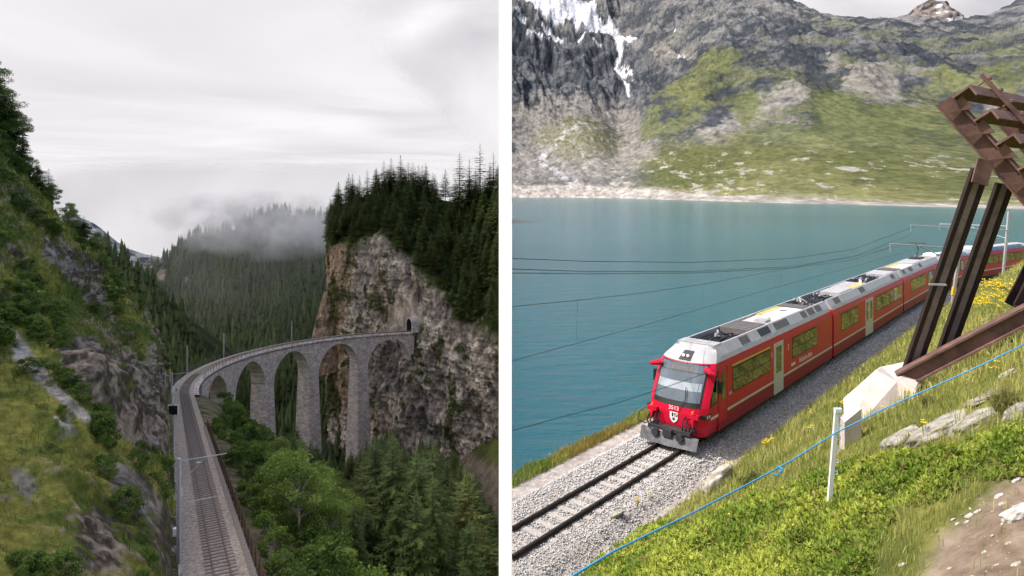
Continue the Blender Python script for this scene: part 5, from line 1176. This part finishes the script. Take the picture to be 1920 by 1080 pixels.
# tunnel portal
tp = via(LV+.6, 0); th = via_head(LV); te = empty('tunnel_portal', (tp[0], tp[1], float(zvia(LV))), -math.atan2(th[0], th[1]), label='dark arched tunnel mouth in the cliff at the end of the viaduct', cat='tunnel')
def archpts(w, h, n=11): return [(-w, 0)]+[(-w*math.cos(a), h-w+w*math.sin(a)) for a in np.linspace(0, math.pi, n)]+[(w, 0)]
inn, out = archpts(2.1, 5.2), archpts(2.8, 6.0); V = []; n = len(inn)
for y in (-1.5, 8): V += [(x, y, z-.3) for x, z in inn]
for y in (-1.5, 8): V += [(x, y, z-.3) for x, z in out]
Fc = [(k, n+k, n+k+1, k+1) for k in range(n-1)]; obj('lining', mesh('lining', V[:2*n], Fc+[tuple(range(n, 2*n))]), M['tunnel'], te)
obj('arch_stones', mesh('arch_stones', V[:n]+V[2*n:], [(k, k+1, n+k+1, n+k) for k in range(n-1)]+[(n+k, n+k+1, 2*n+k+1, 2*n+k) for k in range(n-1)], uv=[(i*.5, i % 2) for i in range(3*n)]), M['stone'], te)

# ------------------------------------------------------------------ far ridges with forest
def ridge(name, tab, d0, d1, c0, c1, bot, seed, rel=10):
    tab = np.array(tab, float); px = np.arange(tab[0, 0], tab[-1, 0]+1, 3.0); top = np.interp(px, tab[:, 0], tab[:, 1]); t = np.linspace(0, 1, 70); PX, T = np.meshgrid(px, t)
    D = d0+(d1-d0)*T; PY = bot*(1-T)+top*T; X = (PX-960)/F0*D; Z = (HZ-PY)/F0*D; B = np.stack([X, D, Z], -1); q = fbm(B/(60)+seed, 4); B = B+(rel*q)[..., None]*np.array((0, -.9, .25)); q2 = fbm(B/12+seed, 4)
    C = mixc(c0, c1, sstep(-.5, .5, q2)); B2 = np.concatenate([B, (B[-1]+np.array((0, 160, -90)))[None]], 0); C2 = np.concatenate([C, C[-1:]], 0)
    return B2, C2, B
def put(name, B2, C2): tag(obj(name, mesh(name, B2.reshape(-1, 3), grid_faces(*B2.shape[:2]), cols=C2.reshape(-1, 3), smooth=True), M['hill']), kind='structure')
B2, C2, RB1 = ridge('ridge', [(230, 520), (262, 512), (300, 492), (340, 464), (372, 442), (395, 448), (430, 436), (470, 412), (520, 400), (560, 404), (600, 408), (650, 425), (700, 430)], 520, 800, (.02, .035, .012), (.06, .075, .03), 760, 1)
bx, by = proj(B2); q2 = fbm(B2/9, 4); pal = np.maximum.reduce([inpoly(bx+5*q2, by+5*q2, p) for p in ([(285,515),(310,497),(312,520),(302,540),(285,535)], [(332,528),(358,518),(345,535),(332,540)])]); C2 = mixc(C2, mixc((.24, .19, .15), (.42, .34, .28), sstep(-.4, .4, q2)), sstep(-3, 3, pal)); put('wooded_ridge', B2, C2); RP1 = pal[:-1]
B2, C2, RB2 = ridge('ridge', [(150, 470), (190, 470), (215, 492), (250, 520), (290, 560), (330, 612), (360, 660), (420, 720)], 300, 380, (.018, .03, .010), (.05, .065, .022), 800, 5, 6); put('wooded_spur', B2, C2)
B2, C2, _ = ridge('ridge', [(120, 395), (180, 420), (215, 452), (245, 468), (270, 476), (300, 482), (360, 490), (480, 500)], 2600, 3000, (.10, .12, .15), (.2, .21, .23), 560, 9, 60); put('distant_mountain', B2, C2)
RB3 = None
# ------------------------------------------------------------------ mist drifting on the ridge
def mist(name, c, r, label, dens, seed):
    import bmesh
    bm = bmesh.new(); bmesh.ops.create_icosphere(bm, subdivisions=3, radius=1); me = bpy.data.meshes.new(name); bm.to_mesh(me); bm.free()
    m, nt, b = new_mat(name); N = nt.nodes; L = nt.links; N.remove(b); pv = N.new('ShaderNodeVolumePrincipled'); pv.inputs['Color'].default_value = (.98, .98, 1, 1)
    tc = N.new('ShaderNodeTexCoord'); n1 = N.new('ShaderNodeTexNoise'); n1.noise_dimensions = '4D'; n1.inputs['W'].default_value = seed; n1.inputs['Scale'].default_value = 2.2; n1.inputs['Detail'].default_value = 4; n1.inputs['Roughness'].default_value = .6
    mp = N.new('ShaderNodeMapping'); mp.inputs['Scale'].default_value = (r[0]/r[2]*.5, r[1]/r[2]*.5, .6); mp.inputs['Rotation'].default_value = (0, R(-35), 0); L.new(tc.outputs['Object'], mp.inputs[0]); L.new(mp.outputs[0], n1.inputs['Vector'])
    ln = N.new('ShaderNodeVectorMath'); ln.operation = 'LENGTH'; L.new(tc.outputs['Object'], ln.inputs[0])
    fo = N.new('ShaderNodeMapRange'); fo.inputs[1].default_value = .15; fo.inputs[2].default_value = 1.0; fo.inputs[3].default_value = 1; fo.inputs[4].default_value = 0; L.new(ln.outputs['Value'], fo.inputs[0])
    mr = N.new('ShaderNodeMapRange'); mr.inputs[1].default_value = .42; mr.inputs[2].default_value = .68; mr.inputs[3].default_value = 0; mr.inputs[4].default_value = dens; L.new(n1.outputs['Fac'], mr.inputs[0])
    mu = N.new('ShaderNodeMath'); mu.operation = 'MULTIPLY'; L.new(mr.outputs[0], mu.inputs[0]); L.new(fo.outputs[0], mu.inputs[1]); L.new(mu.outputs[0], pv.inputs['Density'])
    L.new(pv.outputs[0], N['Material Output'].inputs['Volume']); o = obj(name, me, m); o.location = tuple(c); o.scale = r; return tag(o, label, 'mist', kind='stuff')
mist('mist', P(520, 435, 640), (90, 60, 30), 'thin mist wisp drifting over the wooded ridge', .05, 1)
mist('mist', P(470, 400, 700), (130, 60, 26), 'pale mist along the crest of the wooded ridge', .05, 4)
mist('mist', P(575, 425, 600), (45, 40, 26), 'mist wisp between the wooded ridge and the cliff', .035, 7)
mist('mist', P(420, 480, 500), (150, 130, 70), 'faint haze filling the valley in front of the wooded ridge', .0022, 11)
mist('mist', P(395, 440, 660), (55, 45, 20), 'small mist wisp on the left shoulder of the wooded ridge', .045, 15)

# ------------------------------------------------------------------ trees
def conifer_mesh(seed, h, r, dense=1.0, c0=(.038, .07, .02), c1=(.14, .19, .05), bare=.12, droop=.25, gaps=.12):
    g = np.random.default_rng(seed); V = []; Fc = []; Cc = []
    nw = int(30*dense)
    for i in range(nw):
        t = bare+(1-bare)*(i/(nw-1)); z = h*t; rr = 1.15*r*((1-t)/(1-bare))**.75*g.uniform(.75, 1.2)+.07*r
        nb = max(5, int(12*(1-t)**.3*dense**.5)); a0 = g.uniform(0, 6.28)
        for k in range(nb):
            if g.uniform() < gaps: continue
            a = a0+6.283*k/nb+g.normal(0, .2); L_ = rr*g.uniform(.65, 1.2); ca, sa = math.cos(a), math.sin(a); dz = -droop*L_*g.uniform(.5, 1.5)+.28*L_*t
            wv = L_*.42; base = np.array((ca*.04*r, sa*.04*r, z)); cb = np.array(c0)+(np.array(c1)-np.array(c0))*g.uniform(0, 1)
            m_ = 5; prev = None
            for j in range(m_):
                f0, f1 = j/m_, (j+1)/m_; w = wv*(1-f0*.75)*g.uniform(.7, 1.2)
                p0 = base+np.array((ca*L_*f0, sa*L_*f0, dz*f0**1.3)); p1 = base+np.array((ca*L_*f1, sa*L_*f1, dz*f1**1.3))
                for sd in (-1, 1):
                    tip = p0+(p1-p0)*g.uniform(.9, 1.5)+np.array((-sa*sd*w, ca*sd*w, -.35*w*g.uniform(.3, 1.4)))
                    b = len(V); V += [p0, p1, tip]; Fc.append((b, b+1, b+2)); Cc += [cb*g.uniform(.8, 1.0), cb, cb*g.uniform(1.0, 1.35)]
            b = len(V); pe = base+np.array((ca*L_*.8, sa*L_*.8, dz*.8)); V += [pe+np.array((-sa*wv*.2, ca*wv*.2, 0)), pe+np.array((sa*wv*.2, -ca*wv*.2, 0)), base+np.array((ca*L_*1.1, sa*L_*1.1, dz*1.0+.05*L_))]; Fc.append((b, b+1, b+2)); Cc += [cb, cb, cb*1.3]
    b = len(V); V += [(-.06*r, 0, h*.95), (.06*r, 0, h*.95), (0, 0, h*1.04)]; Fc.append((b, b+1, b+2)); Cc += [np.array(c1)]*3
    me = mesh('crown', np.array(V), np.array(Fc), cols=np.array(Cc)); me.materials.append(M['needle'])
    t_ = MB(); t_.tube([(0, 0, -1.0), (0, 0, h*.4), (0, 0, h*.97)], [h*.016, h*.010, h*.002], 6); tm = t_.mesh('trunk'); tm.materials.append(M['bark']); return me, tm
def leafy_mesh(seed, h, r, n, leaf, c0, c1, trunk=True, clumps=26, low=.25):
    g = np.random.default_rng(seed); cen = []; tb = MB(); sway = g.normal(0, .05*h, 2)
    tb.tube([(0, 0, -1), (sway[0]*.4, sway[1]*.4, h*.5), (sway[0], sway[1], h*.92)], [.018*h, .011*h, .003*h], 6)
    for k in range(clumps):
        t = low+(1-low)*g.uniform(0, 1)**.85; a = g.uniform(0, 6.28); rr = r*math.sin(math.pi*min(.97, max(.08, (t-low*.4)/(1.05-low*.4))))**.7*g.uniform(.35, 1.0); c = np.array((rr*math.cos(a)+sway[0]*t, rr*math.sin(a)+sway[1]*t, h*t)); cen.append((c, r*g.uniform(.22, .42)))
        tb.tube([(sway[0]*t*.7, sway[1]*t*.7, h*t*.75), tuple(c)], [.006*h, .002*h], 4, False)
    ks = g.integers(0, clumps, n); C_ = np.array([q[0] for q in cen])[ks]; Rr = np.array([q[1] for q in cen])[ks]; d = g.normal(size=(n, 3)); d /= np.linalg.norm(d, axis=1)[:, None]; q = C_+d*(Rr*g.uniform(.2, 1, n)**.5)[:, None]*np.array((1, 1, .8))
    a = g.normal(size=(n, 3)); a /= np.linalg.norm(a, axis=1)[:, None]; b = np.cross(a, g.normal(size=(n, 3))); b /= np.linalg.norm(b, axis=1)[:, None]; s_ = leaf*g.uniform(.6, 1.3, (n, 1))
    V = np.stack([q-a*s_, q+b*s_*.6, q+a*s_, q-b*s_*.6], 1).reshape(-1, 3); tcl = g.uniform(0, 1, clumps)[ks]; cc = mixc(c0, c1, np.clip(.55*tcl+.45*g.uniform(0, 1, n), 0, 1))
    me = mesh('crown', V, np.arange(n*4).reshape(-1, 4), cols=np.repeat(cc, 4, 0)); me.materials.append(M['leaf']); tm = tb.mesh('trunk'); tm.materials.append(M['birch_bark']); return me, tm
def plant(name, meshes, loc, sc, rz, label, cat, group, tilt=0):
    e = empty(name, tuple(loc), rz, label=label, cat=cat, group=group); e.scale = (sc[0], sc[0], sc[1]); e.rotation_euler = (tilt, 0, rz)
    for m_, nm in zip(meshes, ('crown', 'trunk')): obj(nm, m_, None, e)
    return e
CON = [conifer_mesh(11+k, 1.0, .17+.02*k, 1.0) for k in range(4)]
CONN = [conifer_mesh(31+k, 1.0, .17+.02*k, 1.5, c0=(.032, .06, .016), c1=(.115, .16, .045)) for k in range(3)]
PINE = [conifer_mesh(51+k, 1.0, .17, 1.0, c0=(.06, .085, .02), c1=(.165, .185, .05), bare=.28, droop=.05, gaps=.2) for k in range(3)]
THIN = [conifer_mesh(71+k, 1.0, .13, .8, bare=.3, gaps=.4, c0=(.03, .045, .02), c1=(.075, .10, .04)) for k in range(2)]
BIR = [leafy_mesh(81+k, 1.0, .30, 8000, .0115, (.11, .18, .03), (.32, .43, .10), clumps=40) for k in range(4)]
SHR = [leafy_mesh(91+k, 1.0, .6, 2400, .040, (.05, .10, .02), (.22, .32, .06), clumps=18, low=.1) for k in range(4)]
# valley trees: tops must stay below the line that the photograph shows in front of the viaduct
lim = np.array([(410, 760), (440, 770), (470, 790), (500, 800), (540, 805), (560, 795), (600, 835), (640, 850), (670, 835), (700, 815), (730, 800), (770, 835), (800, 810), (850, 840), (880, 860), (935, 900), (960, 920)])
arc = via(np.linspace(0, LV, 200), 0); gp = np.random.default_rng(5); placed = []; nt_ = 0
KINDS = {'spruce': 'dark green spruce in the wooded gorge below the viaduct', 'pine': 'olive green pine in the wooded gorge below the viaduct', 'birch': 'light green leafy tree on the bank below the track fence'}
tries = 0
while nt_ < 290 and tries < 22000:
    tries += 1; y = gp.uniform(56, 235); x = gp.uniform(-.62*y, -.02*y); q = np.array((x, y))-A0; s = q@tL; v = q@mL
    if v > -6.5 and s < SEND+14: continue
    if np.min(np.hypot(arc[:, 0]-x, arc[:, 1]-y)) < 5.5: continue
    if x > -.012*y-2.5: continue
    z = float(gorge_z(np.array([x]), np.array([y]))[0]); hh = gp.uniform(12, 24)*(0.55 if v > -14 else (.8 if y < 85 else 1)); bxp, tp_ = proj(np.array((x, y, z+hh))); _, bt_ = proj(np.array((x, y, z)))
    L_ = np.interp(bxp, lim[:, 0], lim[:, 1])
    if bxp < 400 or tp_ < L_: continue
    if bt_ > 1330: continue
    if 862 < bxp < 945 and 800 < (tp_+bt_)/2 < 985 and y > 110: continue
    if any((x-a)**2+(y-b)**2 < c for a, b, c in placed): continue
    placed.append((x, y, 9.0 if y < 120 else 12.0))
    leafy = (v > -13 and s < 95 and gp.uniform() < .6) or (y < 74 and bxp < 760 and gp.uniform() < .3); pine = gp.uniform() < .3
    if leafy: plant('leafy_tree', BIR[nt_ % 4], (x, y, z-.3), (hh*.9, hh*.85), gp.uniform(0, 6.28), KINDS['birch'], 'tree', 'leafy trees below the track')
    elif pine: plant('pine_tree', PINE[nt_ % 3], (x, y, z-.3), (hh*1.1, hh), gp.uniform(0, 6.28), KINDS['pine'], 'tree', 'pines in the gorge')
    else: plant('spruce_tree', CONN[nt_ % 3], (x, y, z-.3), (hh, hh), gp.uniform(0, 6.28), KINDS['spruce'], 'tree', 'spruces in the gorge')
    nt_ += 1
print('valley trees', nt_, tries)
# shrubs on the embankment right of the track
for k in range(150):
    s = gp.uniform(-5, SEND+4); v = -gp.uniform(3.3, 12); p = lt(s, v); z = float(gorge_z(np.array([p[0]]), np.array([p[1]]))[0]); h_ = gp.uniform(.9, 2.2)*(1 if v > -6 else 1.8)
    if s > 70 and v > -7.5: continue
    plant('shrub', SHR[k % 4], (p[0], p[1], z-.2), (h_, h_), gp.uniform(0, 6.28), 'leafy green shrub on the embankment below the rusty fence', 'shrub', 'shrubs on the embankment')
# cliff forest
cand = np.argwhere((CT > 1.0) & (CT < 2.05)); gp.shuffle(cand); k = 0; pl_ = []
for i, j in cand:
    if k >= 210: break
    p = CB[i, j]; bxp, byp = proj(p)
    if bxp > 941 or bxp < 618: continue
    if any((p[0]-a)**2+(p[1]-b)**2 < 7.5 for a, b in pl_): continue
    pl_.append((p[0], p[1])); hh = gp.uniform(11, 17)*(1.05 if CT[i, j] > 1.8 else .9)
    if gp.uniform() < .25: plant('pine_tree', PINE[k % 3], (p[0], p[1], p[2]-.6), (hh*1.05, hh), gp.uniform(0, 6.28), 'olive green pine in the forest on top of the cliff', 'tree', 'pines on the cliff')
    else: plant('spruce_tree', CON[k % 4], (p[0], p[1], p[2]-.6), (hh, hh), gp.uniform(0, 6.28), 'dark spruce in the forest on top of the cliff', 'tree', 'spruces on the cliff')
    k += 1
print('cliff trees', k)
for px, yt, yb, d, lab in ((862, 286, 392, 300, 'tall pointed spruce rising above the cliff forest'), (880, 300, 400, 302, 'slender half-bare spruce beside the tall pointed spruce'), (900, 268, 400, 305, 'tallest thin spruce with sparse crown above the cliff forest'), (925, 285, 400, 306, 'sparse thin tree next to the tallest thin spruce')):
    h_ = (yb-yt)/F0*d; b = P(px, yb, d); plant('spruce_tree', THIN[int(px) % 2] if px != 862 else CON[0], tuple(b), (h_, h_), px, lab, 'tree', None)
# bushes clinging to the cliff ledges
cand = np.argwhere((CT > .15) & (CT < .97)); gp.shuffle(cand); k = 0
for i, j in cand:
    if k >= 46: break
    p = CB[i, j]; bxp, byp = proj(p)
    if bxp > 938 or bxp < 620 or byp > 880 or (735 < bxp < 772 and 570 < byp < 650): continue
    if fbm(p[None]/14+4, 3)[0] < .15: continue
    h_ = gp.uniform(1.5, 3.5); plant('ledge_shrub', SHR[k % 4], tuple(p+np.array((0, .3, -.4))), (h_, h_*.9), gp.uniform(0, 6.28), 'dark shrub clinging to a ledge of the cliff face', 'shrub', 'shrubs on the cliff face'); k += 1
# hillside: bushes, young trees at the crest
gi = np.random.default_rng(12); k = 0; tries = 0
while k < 240 and tries < 9000:
    tries += 1; i = gi.integers(6, HB.shape[0]-8); j = gi.integers(30, HB.shape[1]-20); p = HB[i, j]; bxp, byp = HC[0][i, j], HC[1][i, j]
    if not (-25 < bxp < 335 and 60 < byp < 1100) or p[1] < 16 or HR[i, j] > .5: continue
    if fbm(p[None]/16, 3)[0] < -.02 or (p[1] > 75 and gi.uniform() < .5): continue
    h_ = gi.uniform(.7, 2.1)*np.clip(p[1]/55, .95, 1.4)
    plant('hill_bush', SHR[k % 4], tuple(p+np.array((0, 0, -.25))), (h_, h_*.8), gi.uniform(0, 6.28), 'low leafy bush on the steep grassy hillside', 'bush', 'bushes on the hillside'); k += 1
for n_, (px, py, h_, kd) in enumerate([(8, 150, 9, 'b'), (28, 200, 8, 'b'), (45, 225, 8, 'c'), (12, 240, 9, 'c'), (30, 260, 9, 'c'), (50, 290, 6, 'c'), (5, 330, 8, 'b'), (70, 300, 4, 'b'), (20, 290, 8, 'b'), (40, 330, 6, 'b'), (85, 330, 5, 'c'), (98, 345, 5, 'c'), (60, 350, 5, 'b'), (130, 390, 4, 'b'), (160, 430, 4, 'c'), (178, 455, 3.5, 'b'), (140, 420, 4, 'b'), (110, 370, 4, 'b'), (205, 480, 3, 'b'), (225, 500, 3, 'b'), (0, 200, 9, 'c'), (0, 130, 9, 'b'), (60, 250, 7, 'b')]):
    dd = (HC[0]-px)**2+(HC[1]-(py+12))**2+np.where(HB[..., 1] > 150, 1e6, 0)+(np.abs(HB[..., 1]-125)*.5)**2; i, j = np.unravel_index(np.argmin(dd), dd.shape); p = HB[i, j]
    if kd == 'b': plant('leafy_tree', BIR[n_ % 4], tuple(p-np.array((0, 0, .4))), (h_*1.25, h_), n_, 'leafy green tree on the crest of the steep hillside', 'tree', 'leafy trees on the hill crest')
    else: plant('spruce_tree', CON[n_ % 4], tuple(p-np.array((0, 0, .4))), (h_*1.2, h_*1.1), n_, 'dark spruce on the crest of the steep hillside', 'tree', 'spruces on the hill crest')
# distant forests: joined, nobody could count them
def forest(name, RB, n, h0, h1, label, seed, skip=None, cols=((.034, .058, .024), (.125, .165, .06))):
    g = np.random.default_rng(seed); i = g.integers(2, RB.shape[0], n); j = g.integers(0, RB.shape[1], n)
    if skip is not None: ok = skip[i, j] < -3; i, j = i[ok], j[ok]; n = len(i)
    p = RB[i, j]+g.normal(0, 3, (n, 3))*np.array((1, 1, 0)); h = h0+(h1-h0)*np.clip(g.normal(.45, .28, n)+.35*fbm(p/40, 3), -.25, 1.3); V = []; Fc = []
    tiers = [(.08, .5, .19), (.32, .74, .14), (.58, 1.03, .09)]; K = 7; Vs = []; Fs = []; base = 0; c_ = mixc(cols[0], cols[1], np.clip(.35*g.uniform(0, 1, n)+.5+.6*fbm(p/45+4, 3), 0, 1)); Cs = []
    for z0, z1, r in tiers:
        a = g.uniform(0, 6.28, (n, 1))+np.arange(K)[None]*6.283/K; rr = r*h[:, None]*g.uniform(.55, 1.3, (n, K)); ring = np.stack([np.cos(a)*rr, np.sin(a)*rr, h[:, None]*(z0+g.uniform(-.05, .06, (n, K)))], -1)+p[:, None]
        top = (p+np.stack([h*0, h*0, h*z1], -1))[:, None]; Vt = np.concatenate([ring, top], 1); Vs.append(Vt.reshape(-1, 3)); o_ = np.arange(n)[:, None, None]*(K+1)+base
        tri = np.stack([np.arange(K), (np.arange(K)+1) % K, np.full(K, K)], -1); Fs.append((o_+tri[None]).reshape(-1, 3)); base += n*(K+1); Cs.append(np.repeat(c_, K+1, 0)*g.uniform(.8, 1.2, (n*(K+1), 1)))
    tag(obj(name, mesh(name, np.concatenate(Vs), np.concatenate(Fs), cols=np.concatenate(Cs)), M['needle']), label, 'forest', kind='stuff')
forest('ridge_forest', RB1, 5200, 11, 19, 'dense spruce forest covering the misty ridge behind the viaduct', 3, RP1)
forest('spur_forest', RB2, 1400, 9, 16, 'dark spruce forest on the spur behind the hillside', 4)

gx = np.linspace(-185, -6, 120); gy = np.linspace(245, 415, 90); GX, GY = np.meshgrid(gx, gy); GB = np.stack([GX, GY, gorge_z(GX, GY)-.5], -1)
forest('valley_forest', GB, 1500, 9, 17, 'dark forest on the valley floor behind the viaduct piers', 8, np.where((GX > -60) & (GY > 255), 0, -9).astype(float))
